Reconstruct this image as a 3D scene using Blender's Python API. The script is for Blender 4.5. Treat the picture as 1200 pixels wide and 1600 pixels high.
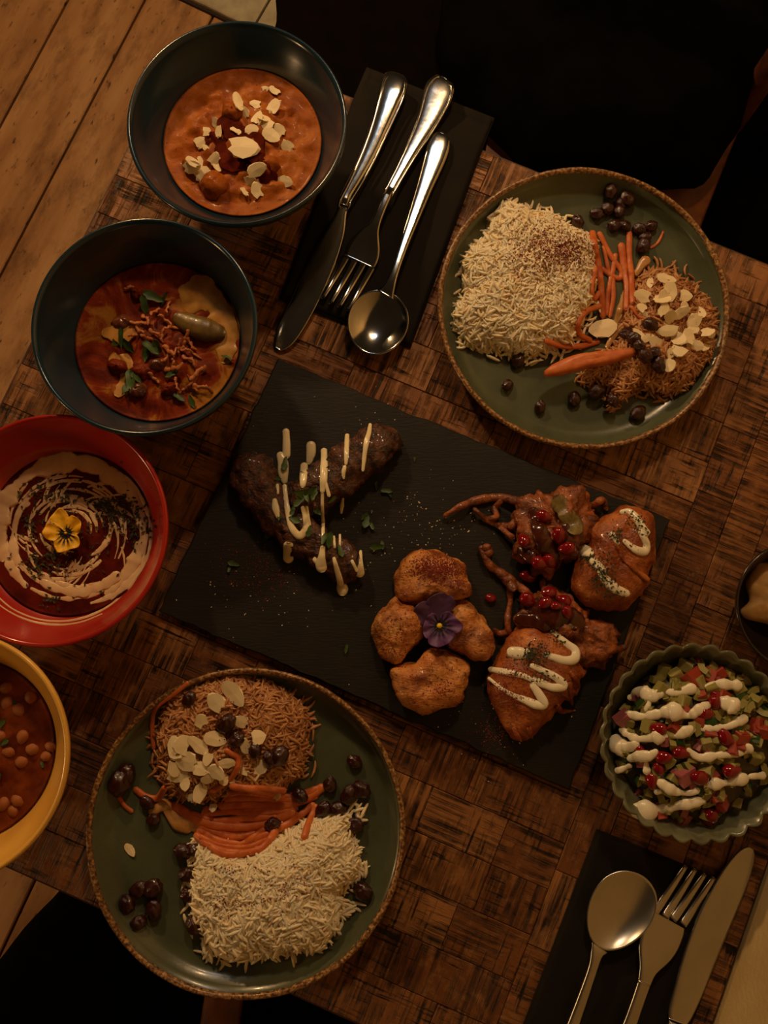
import bpy, math, random
import numpy as np
from mathutils import Vector, Matrix, noise
from mathutils.bvhtree import BVHTree

for o in list(bpy.data.objects): bpy.data.objects.remove(o)
SC = bpy.context.scene
COL = SC.collection

# ------------------------------------------------------------------ camera
F, NX, NY, H = 1250.0, 585.0, 955.0, 0.66       # focal length and nadir in photo pixels, height above the table top
_n = np.array([(NX-600)/F, (NY-800)/F, 1.0]); _n /= np.linalg.norm(_n)
_ex = np.array([1.0, 0, 0])-_n*_n[0]; _ex /= np.linalg.norm(_ex)
_ey = np.cross(_n, _ex)
cam = bpy.data.cameras.new('camera'); camo = bpy.data.objects.new('camera', cam); COL.objects.link(camo)
cam.sensor_fit = 'VERTICAL'; cam.sensor_height = 36.0; cam.lens = 36.0*F/1600; cam.clip_start = 0.01
def _c2w(v): v = np.array(v, float); return Vector((v@_ex, -(v@_ey), -(v@_n)))
_R = Matrix((_c2w((1, 0, 0)), _c2w((0, -1, 0)), _c2w((0, 0, -1)))).transposed()
camo.matrix_world = Matrix.Translation((0, 0, H)) @ _R.to_4x4()
SC.camera = camo

def ray(px, py):
    return _c2w(((px-600)/F, (py-800)/F, 1.0))
def P(px, py, z=0.0):
    """point of the place at height z that stands at photo pixel (px, py)"""
    d = ray(px, py); t = (z-H)/d.z
    return np.array((d.x*t, d.y*t, z))
def pxm(px, py, z=0.0):
    return float(np.linalg.norm(P(px+1, py, z)-P(px, py, z)))

# ------------------------------------------------------------------ light
SC.view_settings.view_transform = 'Standard'; SC.view_settings.look = 'None'
SC.view_settings.exposure = 0.0; SC.view_settings.gamma = 1.0; SC.view_settings.use_curve_mapping = False
W = bpy.data.worlds.new('room_air'); SC.world = W; W.use_nodes = True
W.node_tree.nodes['Background'].inputs[0].default_value = (1.0, 0.60, 0.27, 1)
W.node_tree.nodes['Background'].inputs[1].default_value = 0.022
def lamp(name, kind, loc, power, color, size, aim=None):
    l = bpy.data.lights.new(name, kind); l.energy = power; l.color = color
    if kind == 'AREA': l.shape = 'DISK'; l.size = size
    else: l.shadow_soft_size = size
    o = bpy.data.objects.new(name, l); COL.objects.link(o); o.location = loc
    if aim is not None: o.rotation_euler = (Vector(aim)-Vector(loc)).to_track_quat('-Z', 'Y').to_euler()
    return o
_k = P(-150, -750)
lamp('pendant_lamp_light', 'POINT', (_k[0], _k[1], 0.60), 19.0, (1.0, 0.60, 0.26), 0.035)
_k = P(880, -760)
lamp('second_pendant_lamp_light', 'POINT', (_k[0], _k[1], 1.0), 16.5, (1.0, 0.61, 0.28), 0.05)
lamp('floor_lamp_light', 'POINT', (-1.25, -0.25, 0.30), 8.5, (1.0, 0.58, 0.25), 0.06)
_k = P(690, -1000)
lamp('window_light', 'AREA', (_k[0], _k[1], 1.25), 0.8, (0.66, 0.84, 1.0), 0.22, (0.05, 0.3, 0))

# ------------------------------------------------------------------ materials
def rgb(r, g, b):
    f = lambda c: c/12.92 if c <= .04045 else ((c+.055)/1.055)**2.4
    return (f(r/255), f(g/255), f(b/255), 1)
class NT:
    def __init__(s, name):
        s.m = bpy.data.materials.new(name); s.m.use_nodes = True
        s.t = s.m.node_tree; s.b = s.t.nodes['Principled BSDF']
    def n(s, typ, **kw):
        x = s.t.nodes.new(typ)
        for k, v in kw.items():
            if k in x.inputs.keys() if not k.startswith('_') else False: x.inputs[k].default_value = v
            else: setattr(x, k.lstrip('_'), v)
        return x
    def l(s, a, b): s.t.links.new(a, b)
    def coord(s, scale=(1, 1, 1), rnd=False, rot=(0, 0, 0)):
        c = s.n('ShaderNodeTexCoord'); mp = s.n('ShaderNodeMapping')
        mp.inputs['Scale'].default_value = scale; mp.inputs['Rotation'].default_value = rot
        s.l(c.outputs['Object'], mp.inputs['Vector'])
        if rnd:
            oi = s.n('ShaderNodeObjectInfo'); mu = s.n('ShaderNodeMath', _operation='MULTIPLY'); mu.inputs[1].default_value = 37.0
            s.l(oi.outputs['Random'], mu.inputs[0]); s.l(mu.outputs[0], mp.inputs['Location'])
        return mp.outputs[0]
    def noise(s, vec, scale, detail=4, rough=.55, dist=0):
        x = s.n('ShaderNodeTexNoise'); x.inputs['Scale'].default_value = scale; x.inputs['Detail'].default_value = detail
        x.inputs['Roughness'].default_value = rough; x.inputs['Distortion'].default_value = dist
        s.l(vec, x.inputs['Vector']); return x.outputs['Fac']
    def ramp(s, fac, stops):
        x = s.n('ShaderNodeValToRGB'); e = x.color_ramp.elements
        while len(e) < len(stops): e.new(.5)
        for i, (p, c) in enumerate(stops):
            e[i].position = p; e[i].color = c if len(c) == 4 else (*c, 1)
        s.l(fac, x.inputs[0]); return x.outputs[0]
    def mix(s, fac, a, b, mode='MIX'):
        x = s.n('ShaderNodeMix', _data_type='RGBA', _blend_type=mode)
        for i, v in ((0, fac), (6, a), (7, b)):
            if isinstance(v, (int, float)): x.inputs[i].default_value = v
            elif isinstance(v, tuple): x.inputs[i].default_value = v
            else: s.l(v, x.inputs[i])
        return x.outputs[2]
    def bump(s, h, strength=.4, dist=.001):
        x = s.n('ShaderNodeBump'); x.inputs['Strength'].default_value = strength; x.inputs['Distance'].default_value = dist
        s.l(h, x.inputs['Height']); s.l(x.outputs[0], s.b.inputs['Normal'])
    def done(s, col, rough=.5, metal=0, spec=.5, sss=0, coat=0, trans=0):
        b = s.b
        if isinstance(col, tuple): b.inputs['Base Color'].default_value = col
        else: s.l(col, b.inputs['Base Color'])
        if isinstance(rough, (int, float)): b.inputs['Roughness'].default_value = rough
        else: s.l(rough, b.inputs['Roughness'])
        b.inputs['Metallic'].default_value = metal; b.inputs['Specular IOR Level'].default_value = spec
        b.inputs['Coat Weight'].default_value = coat; b.inputs['Coat Roughness'].default_value = .08
        b.inputs['Transmission Weight'].default_value = trans
        if sss:
            b.inputs['Subsurface Weight'].default_value = sss; b.inputs['Subsurface Radius'].default_value = (.004, .002, .001)
            b.inputs['Subsurface Scale'].default_value = .5
        return s.m
K0, K1 = (0, 0, 0, 1), (1, 1, 1, 1)

def simple(name, a, b=None, scale=60, rough=.5, bump=0, bscale=200, spec=.5, coat=0, metal=0, sss=0, rnd=False, lo=.35, hi=.65, tint=None, dist=.001):
    t = NT(name); v = t.coord(rnd=rnd)
    col = a
    if b: col = t.ramp(t.noise(v, scale), [(lo, a), (hi, b)])
    if tint:                                            # per-piece shade stored on the mesh
        at = t.n('ShaderNodeAttribute', _attribute_name='tint')
        col = t.mix(at.outputs['Fac'], col, tint)
    if bump: t.bump(t.noise(v, bscale, 5), bump, dist)
    return t.done(col, rough, metal, spec, sss, coat)

def wood_block_mat():
    t = NT('sawn_block_wood'); v = t.coord((10, 260, 9), True); v2 = t.coord((1, 1, 1), True); v3 = t.coord((300, 22, 9), True)
    oi = t.n('ShaderNodeObjectInfo')
    base = t.ramp(oi.outputs['Random'], [(0, rgb(112, 66, 34)), (.2, rgb(152, 98, 54)), (.45, rgb(126, 76, 40)), (.7, rgb(172, 118, 70)), (.85, rgb(136, 84, 44)), (1, rgb(104, 60, 32))])
    saw = t.ramp(t.noise(v, 1.0, 6, .68), [(.40, K1), (.54, K0)])
    patch = t.ramp(t.noise(v2, 44, 4, .6), [(.36, (.08, .08, .08, 1)), (.58, K1)])
    fine = t.ramp(t.noise(v3, 1.0, 4, .6), [(.34, K1), (.47, K0)])
    patch2 = t.ramp(t.noise(v2, 27, 3), [(.46, K0), (.60, K1)])
    m = t.mix(1.0, t.mix(1.0, saw, patch, 'MULTIPLY'), t.mix(1.0, fine, patch2, 'MULTIPLY'), 'ADD')
    c = t.mix(t.ramp(t.noise(v2, 20, 3), [(.35, K0), (.7, (.6, .6, .6, 1))]), base, rgb(98, 56, 28))
    c = t.mix(t.ramp(t.noise(v2, 90, 5, .7), [(.5, K0), (.75, (.5, .5, .5, 1))]), c, rgb(190, 138, 86))
    c = t.mix(m, c, rgb(36, 21, 12))
    t.bump(m, .8, -.0016)
    return t.done(c, .5, spec=.4)

def plank_mat():
    t = NT('worn_floorboard'); v = t.coord((1, .16, 1), True); vs = t.coord((1, .38, 1), True)
    c = t.ramp(t.noise(v, 22, 6), [(.25, rgb(138, 94, 58)), (.5, rgb(172, 126, 82)), (.75, rgb(194, 150, 104))])
    sp = t.ramp(t.noise(vs, 95, 4, .55), [(.62, K0), (.72, (.85, .85, .85, 1))])
    sp2 = t.ramp(t.noise(vs, 26, 6, .7), [(.47, K0), (.72, (.7, .7, .7, 1))])
    m = t.mix(1.0, sp, sp2, 'ADD')
    c = t.mix(m, c, rgb(82, 50, 30))
    t.bump(m, .3, -.002)
    return t.done(c, .6, spec=.3)

MAT = {}
def build_materials():
    A = MAT
    A['block'] = wood_block_mat(); A['plank'] = plank_mat()
    A['dark_gap'] = simple('dark_underlay', rgb(34, 20, 12), rgb(46, 28, 17), 60, .8)
    A['edge_wood'] = simple('table_edge_wood', rgb(84, 50, 28), rgb(52, 30, 18), 40, .6, .3, 120)
    A['plaster'] = simple('cream_wall_paint', rgb(208, 182, 128), rgb(196, 168, 114), 12, .7, .5, 260, dist=.0012)
    A['slab'] = simple('pale_slab_stone', rgb(188, 178, 150), rgb(160, 148, 122), 30, .7, .2, 150)
    A['chairwood'] = simple('brown_chair_wood', rgb(120, 66, 34), rgb(84, 46, 26), 50, .45, .1, 100)
    A['black'] = simple('black_cloth', (.0022, .0018, .0018, 1), (.0034, .003, .003, 1), 30, .95, .3, 900, spec=.02)
    A['blackbrown'] = simple('black_brown_cloth', (.0055, .003, .0025, 1), (.0035, .0025, .002, 1), 30, .95, .3, 900, spec=.02)
    A['blue'] = simple('slate_blue_glaze', rgb(28, 50, 62), rgb(24, 44, 56), 20, .22, .05, 60, spec=.5, coat=.25)
    A['red'] = simple('red_glaze', rgb(176, 40, 30), rgb(160, 34, 26), 20, .22, .04, 50, coat=.25)
    A['yellow'] = simple('mustard_yellow_glaze', rgb(236, 184, 84), rgb(224, 168, 72), 25, .28, .04, 50, coat=.2)
    A['darkbowl'] = simple('black_brown_glaze', rgb(44, 32, 24), rgb(34, 25, 18), 25, .2, .04, 50, coat=.25)
    t = NT('green_grey_reactive_glaze'); v = t.coord()
    c = t.ramp(t.noise(v, 26, 5), [(.3, rgb(72, 78, 58)), (.7, rgb(90, 96, 72))])
    c = t.mix(t.ramp(t.noise(v, 900, 2), [(.60, K0), (.72, (.6, .6, .6, 1))]), c, rgb(72, 66, 44))
    t.bump(t.noise(v, 300, 3), .06, .001); A['plate'] = t.done(c, .27, coat=.15)
    t = NT('speckled_brown_rim_glaze'); v = t.coord()
    c = t.ramp(t.noise(v, 420, 3), [(.38, rgb(82, 52, 28)), (.52, rgb(140, 100, 58)), (.66, rgb(196, 154, 100))])
    t.bump(t.noise(v, 420, 3), .4, .0006); A['rim'] = t.done(c, .32, coat=.1)
    A['celadon'] = simple('celadon_scalloped_glaze', rgb(122, 124, 98), rgb(92, 92, 68), 45, .2, .05, 60, coat=.3)
    t = NT('slate_stone'); v = t.coord(); vs = t.coord((1, 5, 1))
    c = t.ramp(t.noise(v, 24, 6), [(.3, rgb(29, 26, 22)), (.7, rgb(40, 36, 31))])
    t.bump(t.noise(vs, 120, 6, .6), .35, .0012); A['slate'] = t.done(c, .6, spec=.3)
    t = NT('black_paper_napkin'); v = t.coord()
    w = t.n('ShaderNodeTexWave', Scale=500.0, Distortion=.6); t.l(v, w.inputs['Vector'])
    t.bump(t.mix(.5, w.outputs['Color'], t.noise(v, 700, 3)), .12, .0006)
    A['napkin'] = t.done(t.ramp(t.noise(v, 30), [(.3, rgb(28, 24, 19)), (.7, rgb(36, 31, 25))]), .85, spec=.15)
    A['steel'] = simple('polished_steel', (.50, .49, .47, 1), (.42, .41, .39, 1), 60, .13, .12, 70, metal=1)
    A['steel2'] = simple('worn_steel', (.62, .60, .55, 1), (.56, .54, .50, 1), 40, .3, .03, 300, metal=1)
    # food
    A['rice'] = simple('steamed_rice', rgb(255, 234, 196), rgb(248, 220, 174), 120, .42, sss=.3, tint=rgb(255, 242, 214))
    A['pilaf'] = simple('brown_pilaf_rice', rgb(180, 122, 74), rgb(146, 90, 50), 90, .42, tint=rgb(210, 156, 102))
    A['carrot'] = simple('soft_carrot', rgb(218, 122, 58), rgb(194, 92, 40), 110, .45, .3, 300, sss=.05, rnd=True, coat=.05)
    A['onion'] = simple('soft_onion', rgb(206, 158, 96), rgb(182, 126, 66), 90, .3, .1, 300, sss=.15, coat=.2)
    A['almond'] = simple('almond_flesh', rgb(252, 236, 196), rgb(242, 216, 164), 120, .5, .1, 500, rnd=True)
    A['raisin'] = simple('dark_raisin', rgb(66, 20, 13), rgb(32, 9, 7), 120, .22, .25, 350, coat=.5, rnd=True)
    A['sumac'] = simple('sumac_powder', rgb(150, 50, 38), rgb(104, 28, 22), 900, .8)
    A['herb'] = simple('green_herb', rgb(70, 98, 34), rgb(40, 66, 22), 200, .5, rnd=True)
    A['dryherb'] = simple('dried_dark_herb', rgb(66, 66, 32), rgb(42, 44, 22), 300, .7)
    A['salt'] = simple('salt_grain', rgb(226, 214, 188), None, rough=.4)
    A['yog'] = simple('white_yoghurt', rgb(255, 246, 220), rgb(248, 236, 204), 80, .28, .05, 200, sss=.1, coat=.15)
    A['garlic'] = simple('pale_garlic_sauce', rgb(252, 236, 196), rgb(246, 226, 178), 80, .25, .05, 200, sss=.1, coat=.2)
    A['kebab'] = simple('charred_minced_meat', rgb(104, 60, 36), rgb(40, 22, 14), 150, .42, 1.0, 320, coat=.3, dist=.0024)
    t = NT('spiced_chicken'); v = t.coord(rnd=True); vf = t.coord((1, 3.2, 1), True, (0, 0, .7))
    c = t.ramp(t.noise(v, 70, 5), [(.3, rgb(190, 108, 46)), (.5, rgb(216, 142, 72)), (.7, rgb(228, 166, 98))])
    c = t.mix(t.ramp(t.noise(v, 46, 6, .7), [(.46, K0), (.64, (.9, .9, .9, 1))]), c, rgb(124, 58, 24))
    c = t.mix(t.ramp(t.noise(v, 330, 3), [(.60, K0), (.67, (.8, .8, .8, 1))]), c, rgb(92, 36, 18))
    c = t.mix(t.ramp(t.noise(v, 130, 4, .7), [(.62, K0), (.72, (.6, .6, .6, 1))]), c, rgb(240, 190, 120))
    t.bump(t.mix(.5, t.noise(v, 160, 6, .65), t.noise(vf, 240, 4)), .9, .0022); A['chicken'] = t.done(c, .42, sss=.05, coat=.12)
    t = NT('fried_batter'); v = t.coord()
    c = t.ramp(t.noise(v, 50, 6, .65), [(.3, rgb(112, 48, 18)), (.5, rgb(160, 82, 34)), (.68, rgb(206, 124, 60))])
    c = t.mix(t.ramp(t.noise(v, 300, 3), [(.58, K0), (.68, (.6, .6, .6, 1))]), c, rgb(100, 42, 16))
    t.bump(t.mix(.5, t.noise(v, 90, 6, .7), t.noise(v, 420, 3)), .8, .0022); A['batter'] = t.done(c, .4, coat=.12)
    A['batter2'] = simple('dark_fried_onion_batter', rgb(172, 94, 46), rgb(88, 40, 17), 90, .38, 1.0, 200, coat=.2, dist=.0024)
    A['glaze'] = simple('tamarind_glaze', rgb(84, 34, 18), rgb(52, 20, 10), 70, .2, .3, 160, coat=.35)
    A['chutney'] = simple('green_chutney', rgb(136, 118, 62), rgb(96, 78, 38), 260, .4, .4, 300, coat=.1)
    A['pomegranate'] = simple('pomegranate_aril', rgb(150, 18, 26), rgb(104, 8, 18), 200, .12, coat=.5, sss=.1, rnd=True)
    A['cucumber'] = simple('cucumber_flesh', rgb(168, 156, 88), rgb(132, 128, 64), 110, .35, .2, 300, rnd=True)
    A['cskin'] = simple('cucumber_skin', rgb(54, 84, 34), rgb(36, 62, 24), 200, .3, rnd=True)
    A['tomato'] = simple('tomato_flesh', rgb(178, 70, 44), rgb(150, 44, 32), 150, .3, .3, 250, coat=.2, rnd=True)
    A['redonion'] = simple('red_onion', rgb(140, 50, 66), rgb(190, 120, 120), 90, .3, rnd=True)
    A['saladbase'] = simple('dark_salad_juices', rgb(84, 70, 36), rgb(52, 44, 24), 90, .4, .5, 200)
    A['hummus'] = simple('beige_dip', rgb(214, 168, 100), rgb(198, 148, 82), 60, .5, .3, 200)
    A['chickpea'] = simple('stewed_chickpea', rgb(176, 104, 42), rgb(142, 74, 26), 110, .45, .3, 200, coat=.05, rnd=True)
    t = NT('orange_curry'); v = t.coord()
    c = t.ramp(t.noise(v, 36, 5, .6, .6), [(.28, rgb(116, 50, 13)), (.5, rgb(160, 84, 24)), (.72, rgb(182, 106, 38))])
    c = t.mix(t.ramp(t.noise(v, 420, 2), [(.66, K0), (.72, (.8, .8, .8, 1))]), c, rgb(96, 26, 12))
    t.bump(t.noise(v, 130, 5), .35, .002); A['curry'] = t.done(c, .45, spec=.1, coat=.03)
    A['chilioil'] = simple('dark_chilli_oil', rgb(104, 34, 13), rgb(66, 18, 8), 90, .6, .5, 200, spec=.02)
    t = NT('red_brown_curry'); v = t.coord()
    c = t.ramp(t.noise(v, 30, 5, .6, 1.2), [(.40, rgb(84, 24, 9)), (.54, rgb(128, 46, 14)), (.62, rgb(158, 100, 36)), (.78, rgb(176, 124, 50))])
    t.bump(t.noise(v, 110, 5), .4, .002); A['curry2'] = t.done(c, .45, spec=.1, coat=.03)
    A['cheese'] = simple('pale_yellow_cream', rgb(190, 140, 66), rgb(168, 112, 46), 90, .45, .2, 200, spec=.3, coat=.05)
    A['dal'] = simple('dark_red_dal', rgb(104, 30, 16), rgb(66, 16, 10), 60, .4, .5, 140, spec=.12, coat=.03)
    A['cream'] = simple('poured_cream', rgb(240, 208, 164), rgb(228, 186, 138), 60, .2, .05, 120, coat=.3)
    A['stew'] = simple('brown_chickpea_gravy', rgb(146, 70, 24), rgb(94, 36, 12), 50, .4, .6, 120, spec=.15, coat=.04)
    A['friedonion'] = simple('crisp_fried_onion', rgb(196, 122, 66), rgb(160, 84, 42), 200, .45, .2, 300, rnd=True)
    A['okra'] = simple('olive_green_pepper', rgb(118, 94, 42), rgb(92, 66, 28), 90, .4, .3, 200, coat=.08)
    A['meat'] = simple('stewed_meat', rgb(120, 62, 34), rgb(78, 36, 20), 90, .3, .5, 250, coat=.3)
    # petals: colour runs out from the throat along the petal (tint = distance from the throat)
    def petal(name, body, dark, reach):
        t = NT(name); at = t.n('ShaderNodeAttribute', _attribute_name='tint'); st = t.n('ShaderNodeAttribute', _attribute_name='streak')
        near = t.ramp(at.outputs['Fac'], [(reach*.62, K1), (reach, K0)])
        m = t.mix(1.0, near, st.outputs['Color'], 'MULTIPLY')
        return t.done(t.mix(m, t.ramp(t.noise(t.coord(), 300), [(.3, body), (.7, tuple(min(1, x*1.25) for x in body))]), dark), .55, sss=.1)
    A['pviolet'] = petal('violet_petal', rgb(94, 54, 110), rgb(22, 10, 30), .72)
    A['pviolet2'] = petal('dark_violet_petal', rgb(66, 34, 70), rgb(60, 30, 60), .1)
    A['pyellow'] = petal('yellow_petal', rgb(242, 178, 26), rgb(28, 9, 4), .78); A['pyellow3'] = petal('yellow_side_petal', rgb(242, 178, 26), rgb(28, 9, 4), .52)
    A['pyellow2'] = petal('plain_yellow_petal', rgb(240, 182, 36), rgb(220, 150, 20), .05)
    A['throat'] = simple('yellow_flower_throat', rgb(246, 206, 40), None, rough=.5)
build_materials()

# ------------------------------------------------------------------ mesh helpers
REG = {}
rng = np.random.default_rng(7); random.seed(7)

def link(o): COL.objects.link(o); return o
def tag(o, label=None, cat=None, group=None, kind=None):
    if label: o['label'] = label
    if cat: o['category'] = cat
    if group: o['group'] = group
    if kind: o['kind'] = kind
    return o
def empty(name, loc, label, cat, group=None):
    o = link(bpy.data.objects.new(name, None)); o.location = loc; o.empty_display_size = .02
    return tag(o, label, cat, group)
def mk_mesh(name, V, Fc, mat, smooth=True, attrs=None):
    me = bpy.data.meshes.new(name)
    me.from_pydata(np.asarray(V, float).tolist(), [], [tuple(int(i) for i in f) for f in Fc])
    if smooth: me.polygons.foreach_set('use_smooth', [True]*len(me.polygons))
    if mat: me.materials.append(MAT[mat] if isinstance(mat, str) else mat)
    for k, a in (attrs or {}).items():
        at = me.attributes.new(k, 'FLOAT', 'POINT'); at.data.foreach_set('value', np.asarray(a, np.float32))
    me.update(); return me
def obj(name, VF, mat, parent=None, smooth=True, attrs=None, org=None):
    """one mesh object from world-space vertices; origin at the foot of the mesh"""
    V, Fc = VF; V = np.asarray(V, float)
    if org is None: org = np.array(((V[:, 0].min()+V[:, 0].max())/2, (V[:, 1].min()+V[:, 1].max())/2, V[:, 2].min()))
    o = link(bpy.data.objects.new(name, mk_mesh(name, V-org, Fc, mat, smooth, attrs)))
    base = np.zeros(3)
    if parent is not None:
        o.parent = parent; p = parent
        while p is not None: base = base+np.array(p.location); p = p.parent
    o.location = org-base
    REG[o] = (V, Fc); return o
def inst(name, me, loc, rot=(0, 0, 0), scale=1.0, parent=None):
    o = link(bpy.data.objects.new(name, me)); o.location = loc
    o.rotation_euler = rot; o.scale = (scale,)*3 if isinstance(scale, (int, float)) else scale
    if parent is not None: o.parent = parent
    return o
def join(parts):
    Vs, Fs, off = [], [], 0
    for V, Fc in parts:
        V = np.asarray(V, float); Vs.append(V); Fs += [tuple(i+off for i in f) for f in Fc]; off += len(V)
    return np.vstack(Vs), Fs
class Surf:
    def __init__(s, objs, miss=0.0):
        s.miss = miss; V, Fc = join([REG[o] for o in objs]); s.t = BVHTree.FromPolygons([tuple(v) for v in V], Fc)
    def at(s, px, py, z=0.0):
        h = s.t.ray_cast(Vector((0, 0, H)), ray(px, py).normalized())
        if h[0] is None: return P(px, py, max(z, s.miss)), np.array((0, 0, 1.0))
        return np.array(h[0]), np.array(h[1])
    def down(s, x, y, z=0.0):
        h = s.t.ray_cast(Vector((x, y, .4)), Vector((0, 0, -1)))
        if h[0] is None: return None
        n = np.array(h[1]); return np.array(h[0]), (n if n[2] > 0 else -n)
def spl(pts, n):
    """Catmull-Rom resample of a polyline (any dimension)"""
    p = np.asarray(pts, float)
    if len(p) == 2: return p[0]+(p[1]-p[0])*np.linspace(0, 1, n)[:, None]
    q = np.vstack([2*p[0]-p[1], p, 2*p[-1]-p[-2]]); out = []
    for t in np.linspace(0, len(p)-1-1e-9, n):
        i = int(t); u = t-i; a, b, c, d = q[i], q[i+1], q[i+2], q[i+3]
        out.append(.5*((2*b)+(-a+c)*u+(2*a-5*b+4*c-d)*u*u+(-a+3*b-3*c+d)*u**3))
    return np.array(out)
def tube(path, rad, n=8, flat=1.0, cap=True):
    """swept tube; flat squashes it vertically"""
    p = np.asarray(path, float); m = len(p); rad = np.broadcast_to(np.asarray(rad, float), (m,))
    T = np.gradient(p, axis=0); T /= np.linalg.norm(T, axis=1)[:, None]+1e-12
    S = np.cross(T, (0, 0, 1.0)); ln = np.linalg.norm(S, axis=1)
    for i in range(m):
        if ln[i] < 1e-3: S[i] = S[i-1] if i else (1, 0, 0); ln[i] = 1
    S /= np.linalg.norm(S, axis=1)[:, None]; U = np.cross(S, T)
    if cap:
        p = np.vstack([p[0]-T[0]*rad[0]*.75, p[0]-T[0]*rad[0]*.45, p, p[-1]+T[-1]*rad[-1]*.45, p[-1]+T[-1]*rad[-1]*.75])
        rad = np.concatenate([[rad[0]*.35, rad[0]*.78], rad, [rad[-1]*.78, rad[-1]*.35]])
        S = np.vstack([S[:1], S[:1], S, S[-1:], S[-1:]]); U = np.vstack([U[:1], U[:1], U, U[-1:], U[-1:]]); m += 4
    a = np.linspace(0, 2*np.pi, n, endpoint=False)
    V = p[:, None]+rad[:, None, None]*(np.cos(a)[None, :, None]*S[:, None]+flat*np.sin(a)[None, :, None]*U[:, None])
    V = V.reshape(-1, 3); Fc = []
    for i in range(m-1):
        for j in range(n):
            k = (j+1) % n; Fc.append((i*n+j, i*n+k, (i+1)*n+k, (i+1)*n+j))
    Fc.append(tuple(range(n-1, -1, -1))[::-1]); Fc.append(tuple(range((m-1)*n, m*n))[::-1])
    return V, Fc
def lathe(prof, c, n=96, mod=None, closed=False):
    """profile [(r, z)] turned about a vertical axis through c; mod(angle, k) scales the radius"""
    V, Fc = [], []; m = len(prof)
    for k, (r, z) in enumerate(prof):
        for j in range(n):
            a = 2*math.pi*j/n; s, dz = mod(a, k) if mod else (1, 0)
            V.append((c[0]+r*s*math.cos(a), c[1]+r*s*math.sin(a), c[2]+z+dz))
    for k in range(m-1 if not closed else m):
        k2 = (k+1) % m
        for j in range(n):
            q = (j+1) % n; Fc.append((k*n+j, k*n+q, k2*n+q, k2*n+j))
    if not closed:
        if prof[0][0] > 1e-6: Fc.append(tuple(range(n))[::-1])
        if prof[-1][0] > 1e-6: Fc.append(tuple(range((m-1)*n, m*n)))
    return np.array(V), Fc
def fbm(v, f, seed=0, oct=3):
    return noise.fractal(Vector((v[0]*f+seed*7.3, v[1]*f-seed*3.1, v[2]*f+seed*1.7)), 1.0, 2.0, oct)
def outline(pts, z, n, smooth=True):
    w = np.array([P(x, y, z)[:2] for x, y in pts])
    q = spl(np.vstack([w, w[:1]]), len(pts)*8)[:-1] if smooth else w
    c = q.mean(0); d = q-c; a = np.arctan2(d[:, 1], d[:, 0]); r = np.hypot(d[:, 0], d[:, 1])
    o = np.argsort(a); a, r = a[o], r[o]
    ang = np.linspace(-np.pi, np.pi, n, endpoint=False)
    return c, ang, np.interp(ang, np.concatenate([a-2*np.pi, a, a+2*np.pi]), np.tile(r, 3))
def blob(pts, z0, h, N=80, M=20, p=2.4, q=.55, amp=.001, f=90, seed=0, oct=4, zo=.3, edge=0, foot=.86):
    """solid lump standing on z0 whose plan is the given outline; domed, with noise"""
    c, ang, R = outline(pts, z0+zo*h, N)
    if edge: R = R*(1+edge*np.array([fbm((math.cos(a)*.05, math.sin(a)*.05, 0), 120, seed, 2) for a in ang]))
    V, Fc = [], []
    for k in range(M+1):
        r = math.sin(math.pi/2*k/M) if k < M else 1.0
        z = h*max(0, 1-r**p)**q*.82+h*.18
        for j in range(N): V.append((c[0]+R[j]*r*math.cos(ang[j]), c[1]+R[j]*r*math.sin(ang[j]), z0+z))
    for j in range(N): V.append((c[0]+R[j]*foot*math.cos(ang[j]), c[1]+R[j]*foot*math.sin(ang[j]), z0))
    V = np.array(V)
    for i in range(len(V)-N):
        k = i//N; j = i % N; r = math.sin(math.pi/2*k/M)
        if k == 0: s = fbm((c[0], c[1], z0), f, seed, oct)
        else: s = fbm(V[i], f, seed, oct)
        nz = max(.15, 1-r**2); nr = r
        V[i] += amp*s*np.array((math.cos(ang[j])*nr, math.sin(ang[j])*nr, nz))
    V[:, 2] = np.maximum(V[:, 2], z0)
    for k in range(M+1):
        for j in range(N):
            q_ = (j+1) % N; Fc.append((k*N+j, (k+1)*N+j, (k+1)*N+q_, k*N+q_))
    Fc.append(tuple(range((M+1)*N, (M+2)*N))[::-1])
    return V, Fc
def drizzle(paths, surf, lift=.25, flat=.6, seed=0, n=10, wob=.12, zoff=0, smooth=5):
    """sauce strokes [(width px, [(px, py)...])] laid over what lies beneath"""
    out = []
    for k, (w, pts) in enumerate(paths):
        L = sum(math.dist(a, b) for a, b in zip(pts, pts[1:])); m = max(6, int(L/3.0))
        q = spl(pts, m); w_ = np.broadcast_to(np.asarray(w, float), (len(pts),)) if np.ndim(w) else np.full(len(pts), float(w))
        ww = np.interp(np.linspace(0, 1, m), np.linspace(0, 1, len(pts)), w_)
        pts3 = np.array([surf.at(x, y)[0] for x, y in q])
        z = pts3[:, 2].copy()
        for _ in range(smooth): z = np.maximum(z, np.convolve(np.pad(z, 1, 'edge'), (.25, .5, .25), 'valid'))
        rad = np.array([ww[i]/2*pxm(*q[i], z[i])*(1+wob*fbm((q[i][0], q[i][1], 0), .045, seed+k)) for i in range(m)])
        for i in range(m): pts3[i] = P(q[i][0], q[i][1], z[i]+rad[i]*lift+zoff)
        out.append(tube(pts3, rad, n, flat))
    return join(out)
def sauce(name, paths, surf, mat, label, cat, part, **kw):
    p0 = surf.at(*paths[0][1][0])[0]; root = empty(name, tuple(p0), label, cat)
    for i, p in enumerate(paths): obj(part, drizzle([p], surf, **{**kw, 'seed': kw.get('seed', 0)+i}), mat, root)
    return root
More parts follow.
